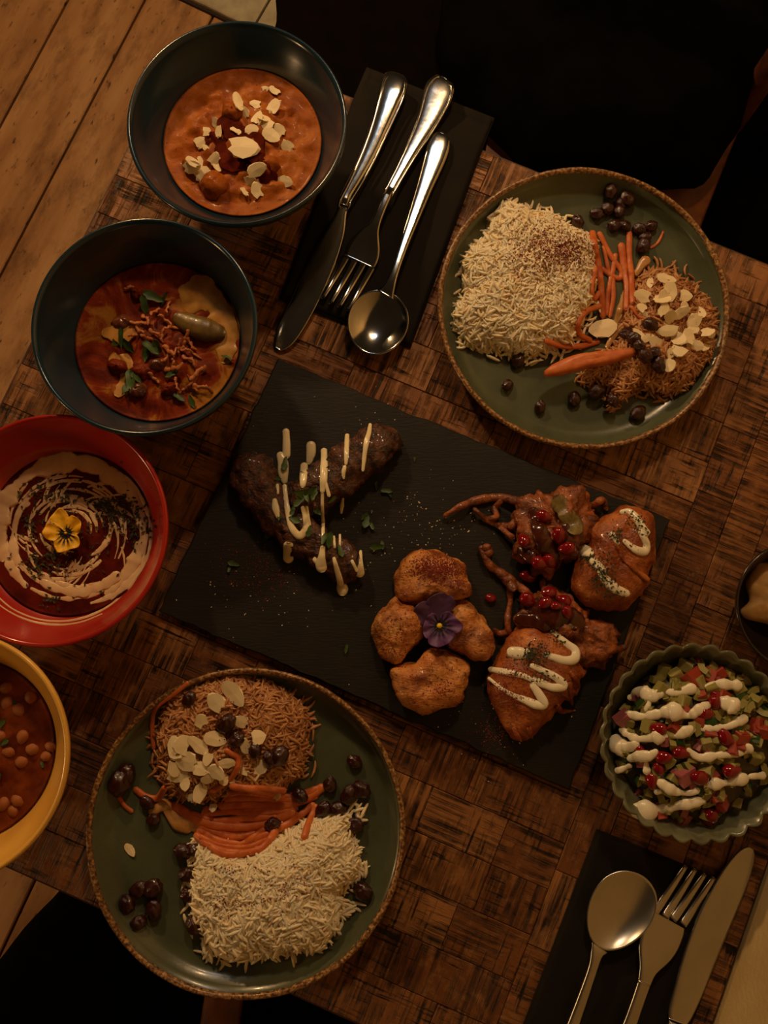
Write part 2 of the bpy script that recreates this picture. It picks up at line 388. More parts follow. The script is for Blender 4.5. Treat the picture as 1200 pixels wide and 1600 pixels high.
def point_in(poly, x, y):
    n = len(poly); c = False; j = n-1
    for i in range(n):
        if (poly[i][1] > y) != (poly[j][1] > y) and x < (poly[j][0]-poly[i][0])*(y-poly[i][1])/(poly[j][1]-poly[i][1])+poly[i][0]: c = not c
        j = i
    return c
def sample_px(poly, n, r=None):
    r = r or rng; a = np.array(poly, float); lo, hi = a.min(0), a.max(0); out = []
    while len(out) < n:
        x, y = r.uniform(lo, hi)
        if point_in(poly, x, y): out.append((x, y))
    return out
def grains(pos, nrm, length, rad, bend=.18, tilt=.3, seg=6, n=6, lvar=.18):
    """many rice grains in one mesh: curved tapered rods lying on a surface"""
    m = len(pos); pos = np.asarray(pos); nrm = np.asarray(nrm)
    a = rng.uniform(0, 2*np.pi, m); d = np.c_[np.cos(a), np.sin(a), np.zeros(m)]
    d -= nrm*(d*nrm).sum(1)[:, None]; d += nrm*rng.normal(0, tilt, m)[:, None]; d /= np.linalg.norm(d, axis=1)[:, None]
    s = np.cross(d, nrm); s /= np.linalg.norm(s, axis=1)[:, None]+1e-9; u = np.cross(s, d)
    L = length*np.clip(rng.normal(1, lvar, m), .5, 1.4)/2; R = rad*np.clip(rng.normal(1, .1, m), .75, 1.25)
    t = np.array([-1, -.86, -.4, .2, .75, 1.0]) if seg == 6 else np.linspace(-1, 1, seg)
    prof = np.array([.12, .62, .98, 1, .72, .15]) if seg == 6 else np.sqrt(np.maximum(.02, 1-t**4))
    bd = rng.normal(0, bend, m)
    an = np.linspace(0, 2*np.pi, n, endpoint=False)
    C = pos[:, None]+L[:, None, None]*(t[None, :, None]*d[:, None]+(bd[:, None]*(1-t[None]**2))[..., None]*s[:, None])
    V = C[:, :, None]+(R[:, None]*prof[None])[:, :, None, None]*(np.cos(an)[None, None, :, None]*s[:, None, None]+np.sin(an)[None, None, :, None]*u[:, None, None])
    q = len(t); base = []
    for i in range(q-1):
        for j in range(n):
            k = (j+1) % n; base.append((i*n+j, i*n+k, (i+1)*n+k, (i+1)*n+j))
    B = np.array(base); Fc = (B[None]+(np.arange(m)*q*n)[:, None, None]).reshape(-1, 4)
    return V.reshape(-1, 3), Fc, np.repeat(rng.uniform(0, 1, m), q*n)
def specks(pts, size, n=1, var=.5):
    """tiny crumbs: stretched octahedra at 3-D points"""
    o = np.array([(1, 0, 0), (-1, 0, 0), (0, 1, 0), (0, -1, 0), (0, 0, 1), (0, 0, -1)], float)
    fc = [(0, 2, 4), (2, 1, 4), (1, 3, 4), (3, 0, 4), (2, 0, 5), (1, 2, 5), (3, 1, 5), (0, 3, 5)]
    V, Fc = [], []
    for p in pts:
        b = len(V); s = size*rng.uniform(1-var, 1+var); st = rng.uniform(.6, 1.7); a = rng.uniform(0, 6.28); ca, sa = math.cos(a), math.sin(a)
        for v in o: V.append((p[0]+s*(st*v[0]*ca-v[1]*sa), p[1]+s*(st*v[0]*sa+v[1]*ca), p[2]+s*.6*v[2]))
        Fc += [tuple(i+b for i in f) for f in fc]
    return np.array(V), Fc
def flakes(pts, size):
    """chopped herb: small bent leaf bits"""
    V, Fc = [], []
    for p in pts:
        b = len(V); s = size*rng.uniform(.5, 1.6); a = rng.uniform(0, 6.28); ca, sa = math.cos(a), math.sin(a); w = rng.uniform(.25, .6); tl = rng.normal(0, .35)
        for x, y, z in ((-1, 0, 0), (-.2, w, .15), (1, 0, .1), (-.1, -w, .1), (-.2, w, -.1), (-.1, -w, -.15)):
            V.append((p[0]+s*(x*ca-y*sa), p[1]+s*(x*sa+y*ca), p[2]+s*(z+tl*x)+s*.3))
        Fc += [(b, b+1, b+2), (b, b+2, b+3), (b, b+2, b+4), (b, b+5, b+2)]
    return np.array(V), Fc
def loft(st, n=12, flatbot=True):
    """cutlery piece: stations (px, py, width px, z, thickness m) swept along the middle line"""
    C = np.array([P(x, y, z) for x, y, w, z, t in st]); T = np.gradient(C, axis=0); T /= np.linalg.norm(T, axis=1)[:, None]
    S = np.cross(T, (0, 0, 1.0)); S /= np.linalg.norm(S, axis=1)[:, None]; U = np.cross(S, T)
    a = np.linspace(0, 2*np.pi, n, endpoint=False); V, Fc = [], []
    for i, (x, y, w, z, t) in enumerate(st):
        hw = w/2*pxm(x, y, z)
        for b in a:
            cx = math.copysign(abs(math.cos(b))**.7, math.cos(b)); cy = math.copysign(abs(math.sin(b))**.55, math.sin(b))
            V.append(C[i]+S[i]*hw*cx+U[i]*(t*(cy*.5+.5)))
    for i in range(len(st)-1):
        for j in range(n): k = (j+1) % n; Fc.append((i*n+j, i*n+k, (i+1)*n+k, (i+1)*n+j))
    Fc.append(tuple(range(n))); Fc.append(tuple(range((len(st)-1)*n, len(st)*n))[::-1])
    return np.array(V), Fc
def stations(pts, m=28):
    return [tuple(r) for r in spl(pts, m)]
def box(lo, hi, bev=0.0):
    x0, y0, z0 = lo; x1, y1, z1 = hi; b = bev
    V = [(x0, y0, z0), (x1, y0, z0), (x1, y1, z0), (x0, y1, z0), (x0, y0, z1-b), (x1, y0, z1-b), (x1, y1, z1-b), (x0, y1, z1-b),
         (x0+b, y0+b, z1), (x1-b, y0+b, z1), (x1-b, y1-b, z1), (x0+b, y1-b, z1)]
    Fc = [(3, 2, 1, 0), (0, 1, 5, 4), (1, 2, 6, 5), (2, 3, 7, 6), (3, 0, 4, 7), (4, 5, 9, 8), (5, 6, 10, 9), (6, 7, 11, 10), (7, 4, 8, 11), (8, 9, 10, 11)]
    return np.array(V, float), Fc
def slab(poly, z0, z1, wob=0.0, seed=0, sub=40, bev=.0012, top=None):
    """plate with a straight-sided outline (world xy corners), its edge slightly chipped"""
    q = []
    for i in range(len(poly)):
        a, b = np.array(poly[i]), np.array(poly[(i+1) % len(poly)]); d = b-a; nr = np.array((d[1], -d[0]))/np.linalg.norm(d)
        for k in range(sub):
            t = k/sub; q.append(a+d*t+nr*(wob*fbm((*(a+d*t), 0), 60, seed, 3)))
    q = np.array(q); n = len(q); c = q.mean(0)
    rings = [(1.0, z0), (1.0, z1-bev)] + [(None, z1)]
    V = []
    for s, z in rings:
        for p in q:
            dd = c-p; pp = p if s else p+dd/np.linalg.norm(dd)*bev
            V.append((*pp, z))
    Fc = [(k*n+j, k*n+(j+1) % n, (k+1)*n+(j+1) % n, (k+1)*n+j) for k in range(2) for j in range(n)]
    V.append((*c, z1)); V.append((*c, z0)); m = len(V)
    Fc += [(2*n+j, 2*n+(j+1) % n, m-2) for j in range(n)]+[((j+1) % n, j, m-1) for j in range(n)]
    return np.array(V), Fc

# ================================================================== the room
TH = math.radians(22.9)
U2 = np.array((math.cos(TH), -math.sin(TH))); V2 = np.array((-math.sin(TH), -math.cos(TH)))   # along / down the table
O2 = P(290, 48)[:2]                                                                            # far corner of the table top
def uv(p): d = np.asarray(p)[:2]-O2; return float(d@U2), float(d@V2)
def T2(u, v): return O2+U2*u+V2*v
TW = uv(P(1150, 1495))[0]; TL = uv(P(250, 1462))[1]
ROT = -TH
FZ = -0.74

# floor of worn boards running with the table's sides
fl = tag(obj('floor', slab([(-2.2, -1.9), (2.4, -1.9), (2.4, 2.4), (-2.2, 2.4)], FZ-.06, FZ-.022, sub=1), 'dark_gap', smooth=False), 'worn pale brown floorboards with dark gaps beneath the table', 'floor', kind='structure')
_d = math.atan2(P(0, 195, FZ)[1]-P(105, 0, FZ)[1], P(0, 195, FZ)[0]-P(105, 0, FZ)[0])
_dir = np.array((math.cos(_d), math.sin(_d))); _nor = np.array((_dir[1], -_dir[0]))
if _nor[0] > 0: _nor = -_nor
_edge = P(105, 0, FZ)[:2]; PW = abs((P(212, 25, FZ)[:2]-_edge)@_nor)
pl_me = mk_mesh('floorboard', *box((-PW/2+.0022, -2.4, -.022), (PW/2-.0022, 2.4, 0), .002), 'plank', False)
for k in range(-13, 4):
    c = _edge+_nor*(PW*(k+.5))
    inst('plank', pl_me, (c[0]-fl.location.x, c[1]-fl.location.y, FZ-fl.location.z+rng.uniform(-.001, .001)), (0, 0, _d-math.pi/2), parent=fl)
# pale stone slabs at the edge of the boards, far side
e0, e1 = P(262, -8, FZ)[:2], P(350, 34, FZ)[:2]; ed = (e1-e0)/np.linalg.norm(e1-e0); en = np.array((-ed[1], ed[0]))
if en[1] < 0: en = -en
j0 = P(411, 28, FZ)[:2]; sj = float((j0-e0)@ed)
hs = tag(obj('trim_1', slab([e0-ed*.6, e0+ed*(sj+.62), e0+ed*(sj+.62)+en*.9, e0-ed*.6+en*.9], FZ-.01, FZ+.006, sub=1), 'dark_gap', smooth=False), 'pale grey stone paving beyond the floorboards', 'paving', kind='structure')
for a, b in ((-.59, sj-.30), (sj-.297, sj-.002), (sj+.002, sj+.3), (sj+.303, sj+.6)):
    obj('slab', slab([e0+ed*a+en*.006, e0+ed*b+en*.006, e0+ed*b+en*.89, e0+ed*a+en*.89], FZ+.0061, FZ+.014, .001, 3, 12, .002), 'slab', hs, False)
# cream wall along the table's near right side
w0, w1 = T2(TW+.002, -.9), T2(TW+.002, TL+1.0)
def qd(p, s, z): return (*(p+U2*s), z)
wv = [qd(w0, 0, FZ), qd(w1, 0, FZ), qd(w1, .12, FZ), qd(w0, .12, FZ), qd(w0, 0, 1.6), qd(w1, 0, 1.6), qd(w1, .12, 1.6), qd(w0, .12, 1.6)]
tag(obj('wall_right', (wv, [(0, 1, 5, 4), (1, 2, 6, 5), (2, 3, 7, 6), (3, 0, 4, 7), (4, 5, 6, 7), (3, 2, 1, 0)]), 'plaster', smooth=False), 'cream painted plaster wall along the side of the table', 'wall', kind='structure')

# ------------------------------------------------------------------ the table, its top made of sawn wooden blocks
tc = T2(TW/2, TL/2)
table = empty('dining_table', (tc[0], tc[1], FZ), 'rustic wooden table with a top of rough-sawn brown blocks', 'table')
def tbox(u0, u1, v0, v1, z0, z1): return slab([T2(u0, v0), T2(u1, v0), T2(u1, v1), T2(u0, v1)], z0, z1, sub=1)
obj('tabletop_board', tbox(.001, TW-.001, .001, TL-.001, -.032, -.0048), 'dark_gap', table, False)
for a in ((0, TW, -.0012, .001), (0, TW, TL-.001, TL+.0012), (-.0012, .001, 0, TL), (TW-.001, TW+.0012, 0, TL)):
    obj('edge_band', tbox(*a, -.032, -.0022), 'edge_wood', table, False)
obj('pedestal', lathe([(.05, .03), (.05, .70), (.12, .705), (.12, .712)], (tc[0], tc[1], FZ), 24), 'black', table)
obj('foot_plate', tbox(TW/2-.22, TW/2+.22, TL/2-.22, TL/2+.22, FZ, FZ+.03), 'black', table, False)
blk = {}
def block(u0, u1, v0, v1, turn):
    g = .00022; w, h = u1-u0-2*g, v1-v0-2*g
    if turn: w, h = h, w
    key = (round(w, 3), round(h, 3))
    if key not in blk: blk[key] = mk_mesh('sawn_block', *box((-w/2, -h/2, -.0048), (w/2, h/2, 0), .00045), 'block', False)
    c = T2((u0+u1)/2, (v0+v1)/2)
    inst('block', blk[key], (c[0]-tc[0], c[1]-tc[1], -FZ-.0014+rng.uniform(0, .0008)), (0, 0, ROT+(math.pi/2 if turn else 0)), parent=table)
US = uv(P(1000, 1010))[0]                       # left of this line the blocks lie in rows, right of it in columns
rowh = TL/round(TL/.0375); nrow = round(TL/rowh)
for r in range(nrow):
    u = 0.0
    while u < US-1e-4:
        w = float(rng.choice([.052, .065, .078, .104, .13], p=[.2, .25, .25, .2, .1]))
        if US-u-w < .035: w = US-u
        block(u, u+w, r*rowh, (r+1)*rowh, rng.random() < .62); u += w
ncol = round((TW-US)/.034); colw = (TW-US)/ncol
for c in range(ncol):
    v = 0.0
    while v < TL-1e-4:
        w = float(rng.choice([.06, .09, .12, .15])); w = min(w, TL-v)
        if TL-v-w < .03: w = TL-v
        block(US+c*colw, US+(c+1)*colw, v, v+w, rng.random() < .25); v += w

# ------------------------------------------------------------------ seats and dark cloth around the table
def pxpoly(pts, z): return [P(x, y, z)[:2] for x, y in pts]
ch = P(950, 150, -.29)
chair = empty('wooden_chair', (ch[0], ch[1], FZ), 'brown wooden chair half hidden by a black coat at the far side', 'chair')
cx0 = [T2(uv(P(770, 170, -.29))[0]+a, b) for a, b in ((0, -.36), (.30, -.36), (.30, .06), (0, .06))]
obj('seat', slab(cx0, -.305, -.285, .001, 2, 12, .004), 'chairwood', chair)
for i, p in enumerate(cx0):
    p2 = np.array(p)+(np.mean(cx0, axis=0)-p)*.12
    obj('leg', tube([(*p2, FZ), (*p2, -.30)], [.014, .018], 10, cap=False), 'chairwood', chair)
for i in (0, 1):
    p2 = np.array(cx0[i])+(np.mean(cx0, axis=0)-cx0[i])*.06
    obj('back_post', tube([(*p2, -.30), (*(p2-V2*.05), .12)], [.016, .013], 10), 'chairwood', chair)
q0, q1 = np.array(cx0[0]), np.array(cx0[1])
obj('back_rail', tube([(*(q0-V2*.03), .08), (*((q0+q1)/2-V2*.05), .085), (*(q1-V2*.03), .08)], .022, 10, .5), 'chairwood', chair)
def cloth(name, pts, z0, h, mat, label, cat, seed, amp=.012, zo=.55):
    return tag(obj(name, blob(pts, z0, h, 96, 22, 3.0, .5, amp, 9, seed, 3, zo), mat), label, cat)
cloth('black_coat', [(700, -60), (690, 60), (740, 150), (790, 195), (850, 242), (930, 266), (1008, 275), (1080, 267), (1122, 250), (1190, 140), (1230, -60), (1000, -130), (800, -130)], -.285, .11, 'black', 'black cloth coat heaped on the brown wooden chair', 'coat', 1)
cloth('black_bag', [(1150, 60), (1130, 240), (1068, 318), (1075, 400), (1150, 470), (1330, 520), (1450, 380), (1450, 0), (1270, -80)], FZ, .47, 'black', 'tall black cloth bag standing beside the wooden chair', 'bag', 2, zo=.92)
st = P(600, 60, -.3)
stool = empty('upholstered_stool', (st[0], st[1], FZ), 'black upholstered seat behind the far black napkin', 'stool')
obj('seat_cushion', blob([(436, -90), (420, 40), (405, 110), (470, 210), (640, 290), (760, 300), (790, 180), (770, 0), (700, -140), (540, -150)], -.34, .07, 80, 18, 5, .5, .008, 10, 4, 3, .6), 'blackbrown', stool)
for x, y in ((500, 20), (730, 20), (520, 170), (720, 200)):
    p = P(x, y, -.34); obj('leg', tube([(p[0], p[1], FZ), (p[0], p[1], -.33)], [.012, .016], 10, cap=False), 'black', stool)
nc = P(260, 1600, -.25)
chair2 = empty('upholstered_chair', (nc[0], nc[1], FZ), 'black upholstered chair with a wooden strut at the near side', 'chair')
obj('seat_cushion', blob([(120, 1340), (70, 1412), (-6, 1494), (-80, 1600), (-60, 1760), (300, 1860), (640, 1800), (760, 1660), (640, 1540), (420, 1440), (250, 1360)], -.30, .08, 90, 18, 6, .5, .006, 10, 6, 3, .6), 'black', chair2)
obj('wooden_strut', slab(pxpoly([(322, 1535), (382, 1535), (366, 1640), (306, 1640)], -.19), -.215, -.19, .001, 1, 10, .004), 'chairwood', chair2)
for x, y in ((40, 1560), (560, 1600), (100, 1760), (560, 1760)):
    p = P(x, y, -.3); obj('leg', tube([(p[0], p[1], FZ), (p[0], p[1], -.29)], [.012, .016], 10, cap=False), 'chairwood', chair2)

# ================================================================== tableware
RH = .079
def bowl(name, cx, cy, R, rs, zs, mat, label, RH=RH):
    c = P(cx, cy, RH); c = np.array((c[0], c[1], .0))
    root = empty(name, (c[0], c[1], 0), label, 'bowl')
    prof = [(.001, .003), (.033, .003), (.042, .004), (rs*.84+.004, .020), (rs+.0045, zs), (rs+(R-rs)*.55+.004, zs+(RH-zs)*.5), (R-.0008, RH-.006), (R, RH-.002), (R-.0010, RH), (R-.0030, RH-.0003),
            (R-.0045, RH-.004), (rs+(R-rs)*.52, zs+(RH-zs)*.5), (rs, zs), (rs*.8, .020), (rs*.45, .010), (.001, .008)]
    obj('bowl_body', lathe(prof, c, 128), mat, root)
    obj('foot_ring', lathe([(.033, .004), (.033, 0), (.038, 0), (.040, .005)], c, 64), mat, root)
    return c, root
def liquid(name, c, r, z, mat, amp, f, label, cat, seed=0, mound=0.0, mx=0, my=0, N=110, M=34):
    V, Fc = [], []
    for k in range(M+1):
        q = (k/M)**.8
        for j in range(N):
            a = 2*math.pi*j/N; x, y = q*r*math.cos(a), q*r*math.sin(a); e = 1-q**6
            zz = z+amp*e*fbm((c[0]+x, c[1]+y, 0), f, seed, 4)+mound*math.exp(-((x-mx)**2+(y-my)**2)/(.42*r)**2)*e+.0012*q**30
            V.append((c[0]+x, c[1]+y, zz))
    for k in range(M):
        for j in range(N): q_ = (j+1) % N; Fc.append((k*N+j, (k+1)*N+j, (k+1)*N+q_, k*N+q_))
    b = len(V)                                    # the body below the surface
    for j in range(N): a = 2*math.pi*j/N; V.append((c[0]+r*.8*math.cos(a), c[1]+r*.8*math.sin(a), z-.012))
    for j in range(N): q_ = (j+1) % N; Fc.append((M*N+j, b+j, b+q_, M*N+q_))
    Fc.append(tuple(range(b, b+N)))
    return tag(obj(name, (V, Fc), mat), label, cat)

# almond flakes, raisins, arils: a few shapes of each, shared by all copies
def flake_mesh(i):
    r_ = np.random.default_rng(50+i); n = 14; V = []; cut = [None, .45, .1, .3, .7, -.1, .55, 0][i % 8]
    for s in (1, -1):
        for j in range(n):
            a = 2*math.pi*j/n; r = 1+.06*r_.normal(); x, y = r*math.cos(a), .66*r*math.sin(a)*(1-.16*math.cos(a))
            if cut is not None and x > cut: x = cut+.10*r_.normal()
            V.append((x, y, .10*(x*x*.7-y*y*.5)+s*.045))
    V.append((0, 0, .05)); V.append((0, 0, -.05))
    Fc = [(j, (j+1) % n, 2*n) for j in range(n)]+[(n+(j+1) % n, n+j, 2*n+1) for j in range(n)]+[(j, n+j, n+(j+1) % n, (j+1) % n) for j in range(n)]
    return mk_mesh('almond_flake', V, Fc, 'almond', False)
FLK = [flake_mesh(i) for i in range(8)]
def ico(sub, fn):
    import bmesh
    bm = bmesh.new(); bmesh.ops.create_icosphere(bm, subdivisions=sub, radius=1)
    V = np.array([fn(v.co) for v in bm.verts]); bm.verts.index_update(); Fc = [tuple(v.index for v in f.verts) for f in bm.faces]; bm.free()
    return V, Fc
def raisin_mesh(i):
    def fn(v):
        w = 1+.16*fbm(v, 1.6, 10+i, 3)-.10*abs(fbm(v, 3.1, 20+i, 2)); return (v.x*w*1.12, v.y*w*.86, v.z*w*.74)
    return mk_mesh('raisin', *ico(4, fn), 'raisin')
RSN = [raisin_mesh(i) for i in range(4)]
def aril_mesh(i):
    def fn(v):
        t = v.x; w = .80-.22*t+.06*fbm(v, 1.5, 30+i, 2); return (v.x*1.1, v.y*w*(1-.1*abs(v.z)), v.z*w*.85)
    return mk_mesh('pomegranate_seed', *ico(3, fn), 'pomegranate')
ARL = [aril_mesh(i) for i in range(3)]
ORD = 'first second third fourth fifth sixth seventh eighth ninth tenth eleventh twelfth thirteenth fourteenth fifteenth sixteenth seventeenth eighteenth nineteenth twentieth twenty-first twenty-second twenty-third twenty-fourth twenty-fifth twenty-sixth'.split()
def number_off(objs, xs):
    """look-alikes of one group told apart by their order in the photo"""
    for i, k_ in enumerate(np.argsort(xs)):
        objs[k_]['label'] = objs[k_]['label']+(', leftmost' if i == 0 else ', rightmost' if i == len(xs)-1 else ', '+ORD[i]+' from the left')
def scatter(name, meshes, surf, items, label, cat, group, lift=.3, tilt=.25, z=0.0, flat=False):
    """items: (px, py, half length px, angle deg)"""
    out = []
    for k, it in enumerate(items):
        x, y, s = it[:3]; ang = it[3] if len(it) > 3 else rng.uniform(0, 360)
        p, n = surf.at(x, y, z); m = s*pxm(x, y, p[2])
        zz = Vector(n if n[2] > 0 else -n).lerp(Vector((0, 0, 1)), .75).normalized()
        if flat: zz = Vector((0, 0, 1))
        zz = (zz+Vector((rng.normal(0, tilt), rng.normal(0, tilt), 0))).normalized()
        xx = Vector((math.cos(math.radians(-ang)), math.sin(math.radians(-ang)), 0)); xx = (xx-zz*xx.dot(zz)).normalized()
        R = Matrix((xx, zz.cross(xx), zz)).transposed()
        q = P(x, y, p[2]+m*lift)
        o = inst(name, meshes[k % len(meshes)], q, R.to_euler(), (m, m*rng.uniform(.62, 1.08), m) if name == 'almond_flake' else m)
        tag(o, label, cat, group); out.append(o)
    if 1 < len(items) <= 20: number_off(out, [it[0] for it in items])
    return out

# ------------------------------------------------------------------ far blue bowl: orange curry with almonds
c1, b1 = bowl('blue_bowl', 370, 189, .0858, .0640, .050, 'blue', 'slate blue bowl of orange curry at the table corner')
cur1 = liquid('orange_curry', c1, .0640, .0505, 'curry', .0040, 85, 'creamy orange curry under almond flakes in the blue bowl', 'curry', 3, .004)
chk = []
for i, (x, y, s) in enumerate([(335, 290, 24), (365, 178, 20), (415, 262, 22), (300, 262, 16)]):
    pts = [(x+s*math.cos(a)*(1+.15*math.sin(3*a+i)), y+s*.85*math.sin(a)) for a in np.linspace(0, 2*math.pi, 9)[:-1]]
    chk.append(tag(obj('curry_chunk', blob(pts, .046, .0135, 40, 12, 2.2, .5, .0022, 90, 60+i), 'curry'), ['sauce-coated chunk at the near edge of the orange curry', 'sauce-coated chunk under the far almonds of the orange curry', 'sauce-coated chunk beside the lowest almonds of the orange curry', 'small sauce-coated chunk at the left of the orange curry'][i], 'chunk'))
S1 = Surf([cur1]+chk)
oil = tag(obj('chilli_oil', drizzle([((26, 46, 30), [(350, 190), (392, 232), (420, 280)]), ((20, 40, 16), [(330, 215), (365, 250), (400, 250)])], S1, .03, .07, 4, 14, .5), 'chilioil'), 'dark red chilli oil pooled in the middle of the orange curry', 'oil')
S1 = Surf([cur1, oil]+chk)
al = [(372, 160, 20, 85), (382, 178, 14, 60), (404, 164, 14, 20), (425, 170, 17, 130), (414, 184, 18, 150), (398, 192, 20, 115), (418, 196, 15, 20), (402, 205, 19, 0), (424, 212, 15, 30), (438, 206, 13, 60), (338, 196, 12, 80), (341, 210, 13, 100), (322, 206, 16, 25), (306, 226, 17, 150), (322, 232, 9, 40),
      (330, 254, 18, 130), (340, 256, 13, 70), (296, 262, 17, 165), (310, 258, 14, 100), (313, 276, 19, 145), (302, 254, 12, 30), (366, 206, 13, 120), (398, 266, 19, 155), (385, 288, 17, 170), (446, 284, 14, 10), (404, 300, 15, 60), (386, 302, 12, 20), (452, 232, 14, 40), (430, 142, 10, 30), (410, 140, 10, 160)]
almd = scatter('almond_flake', FLK, S1, al, 'pale thin almond flake scattered on the orange curry', 'almond', 'almond flakes on the orange curry', .15, .35)
big = scatter('almond_flake', [FLK[1]], S1, [(374, 230, 30, 185)], 'largest almond flake, in the middle of the orange curry', 'almond', None, .25, .05)

# ------------------------------------------------------------------ second blue bowl: red-brown curry with herbs and fried onion
c2, b2 = bowl('blue_bowl', 225, 507, .0852, .0655, .040, 'blue', 'slate blue bowl of red-brown curry with fried onions')
cur2 = liquid('red_curry', c2, .0655, .0405, 'curry2', .0022, 55, 'oily red-brown curry topped with herbs and fried onions', 'curry', 8, .004)
S2 = Surf([cur2])
ch_ = tag(obj('cream_patch', drizzle([((46, 60, 40, 26), [(305, 455), (340, 478), (354, 520), (352, 560)]), ((20, 34, 22), [(165, 520), (190, 520), (212, 512)]), ((24, 40, 20), [(180, 560), (205, 585), (185, 615)])], S2, .02, .1, 11, 14, .5), 'cheese'), 'pale yellow cream patches floating on the red-brown curry', 'cream')
pep = tag(obj('green_pepper', drizzle([((26, 36, 38, 28), [(280, 498), (300, 508), (325, 516), (342, 520)])], S2, .25, .6, 3, 12, .1), 'okra'), 'plump olive green pepper lying in the red-brown curry', 'pepper')
meats = []
for i, (x, y, s) in enumerate([(186, 574, 17), (195, 505, 18), (225, 580, 18), (248, 570, 15), (265, 610, 14), (215, 610, 16), (215, 460, 14)]):
    pts = [(x+s*math.cos(a)*(1+.2*math.sin(2*a+i)), y+s*.75*math.sin(a)) for a in np.linspace(0, 2*math.pi, 9)[:-1]]
    meats.append(tag(obj('stewed_meat', blob(pts, .038, .010, 36, 10, 2.2, .5, .0025, 110, 80+i), 'meat' if i % 2 else 'curry2'), 'lump of stewed meat half sunk in the red-brown curry', 'meat', 'meat lumps in the red-brown curry'))
S2 = Surf([cur2, pep, ch_]+meats)
def leaf_mesh(i):
    n = 9; V, Fc = [], []
    for k in range(n):
        t = k/(n-1); w = math.sin(math.pi*t**.8)*.42*(1+.25*math.sin(9*t+i))
        for s in (-1, 0, 1): V.append((t*2-1, s*w, .18*math.sin(2.6*t+i)+.12*abs(s)-.02*s*math.sin(7*t)))
    for k in range(n-1):
        for s in (0, 1): Fc.append((k*3+s, k*3+s+1, (k+1)*3+s+1, (k+1)*3+s))
    m = len(V); V += [(x, y, z-.04) for x, y, z in V]; Fc += [tuple(i_+m for i_ in f[::-1]) for f in Fc]
    return mk_mesh('herb_leaf', V, Fc, 'herb')
LEAF = [leaf_mesh(i) for i in range(3)]
scatter('herb_leaf', LEAF, S2, [(240, 465, 18, 20), (226, 476, 16, 80), (255, 470, 15, 140), (232, 460, 14, 200), (192, 528, 17, 110), (200, 540, 15, 60), (182, 536, 13, 10), (236, 545, 17, 30), (228, 552, 15, 100), (246, 540, 13, 70), (205, 595, 19, 80), (198, 606, 15, 110), (212, 590, 13, 40), (280, 622, 12, 30), (300, 628, 11, 70), (355, 560, 10, 20), (268, 585, 12, 160)],
        'dark green herb leaf on the red-brown curry', 'herb', 'herb leaves on the red-brown curry', .35, .45)
def crisp_mesh(i):
    r_ = np.random.default_rng(90+i); k = 7
    pts = np.c_[np.linspace(-1, 1, k), .35*np.cumsum(r_.normal(0, .5, k)), .25*np.cumsum(r_.normal(0, .5, k))]; pts -= pts.mean(0)
    return mk_mesh('fried_onion', *tube(spl(pts, 14), .22*(1+.35*r_.normal(size=14)).clip(.5, 1.6), 7, .55), 'friedonion')
CRS = [crisp_mesh(i) for i in range(5)]
fo = [(243, 486, 13, 120), (220, 504, 14, 160), (216, 514, 12, 20), (228, 498, 12, 60), (210, 524, 9, 10), (262, 480, 11, 90), (258, 500, 12, 30), (270, 512, 12, 150), (244, 522, 11, 40), (232, 528, 11, 10), (254, 524, 10, 100), (264, 548, 14, 30), (272, 556, 13, 70), (258, 560, 11, 150), (290, 530, 13, 110), (298, 536, 12, 60), (286, 546, 11, 20), (302, 552, 13, 160), (296, 562, 12, 40), (280, 540, 10, 90), (270, 575, 20, 5), (310, 582, 15, 130), (300, 600, 14, 40), (318, 606, 14, 20), (290, 606, 12, 150), (276, 600, 10, 80), (240, 590, 10, 40), (205, 450, 10, 160)]
scatter('fried_onion', CRS, S2, fo, 'crisp curled bit of fried onion on the red-brown curry', 'onion', 'fried onion bits on the red-brown curry', .45, .45)

# ------------------------------------------------------------------ red bowl: dark dal with swirled cream, herbs and a yellow pansy
c3, b3 = bowl('red_bowl', 78, 826, .0880, .0655, .023, 'red', 'red bowl of dark dal with swirled cream', .062)
dal = liquid('dark_dal', c3, .0655, .0235, 'dal', .0010, 70, 'dark red-brown dal under swirls of cream in the red bowl', 'dal', 5)
S3 = Surf([dal, *b3.children])
sw = []
r_ = np.random.default_rng(3); cx, cy = 112, 833
def arc(r0, r1, a0, a1, w0, w1, ec=.96):
    n = 7; t = np.linspace(0, 1, n); a = np.radians(a0+(a1-a0)*t); r = r0+(r1-r0)*t
    return (np.interp(t, [0, .5, 1], [w0, w1, w0*.6]), [(cx+rr*math.cos(x), cy+ec*rr*math.sin(x)) for rr, x in zip(r, a)])
sw += [arc(114, 117, -200, -110, 22, 32), arc(117, 115, -120, -20, 28, 24), arc(124, 124, -60, 60, 6, 8), arc(122, 118, 20, 75, 8, 12), arc(108, 112, -60, 20, 22, 16), arc(106, 112, 10, 60, 14, 20), arc(100, 92, 45, 120, 16, 20), arc(104, 110, 60, 125, 6, 9), arc(112, 104, 130, 190, 9, 16), arc(98, 84, 150, 215, 16, 9), arc(92, 84, -170, -80, 5, 8)]
for k in range(34):
    r0 = r_.uniform(24, 104); a0 = r_.uniform(0, 360); sp = r_.uniform(35, 110)
    sw.append(arc(r0, r0+r_.normal(0, 9), a0, a0+sp, r_.uniform(2, 5), r_.uniform(3.5, 10)))
for k in range(26):
    a0 = r_.uniform(0, 360); r0 = r_.uniform(34, 84); sw.append(arc(r0, r0+r_.uniform(22, 36), a0, a0+r_.uniform(12, 30), 3, r_.uniform(3, 7)))
tag(obj('cream_swirl', drizzle(sw, Surf([dal]), .05, .16, 21, 8, .75, smooth=1), 'cream'), 'pale cream swirled in rings over the dark dal', 'cream')
cx, cy = 92, 836
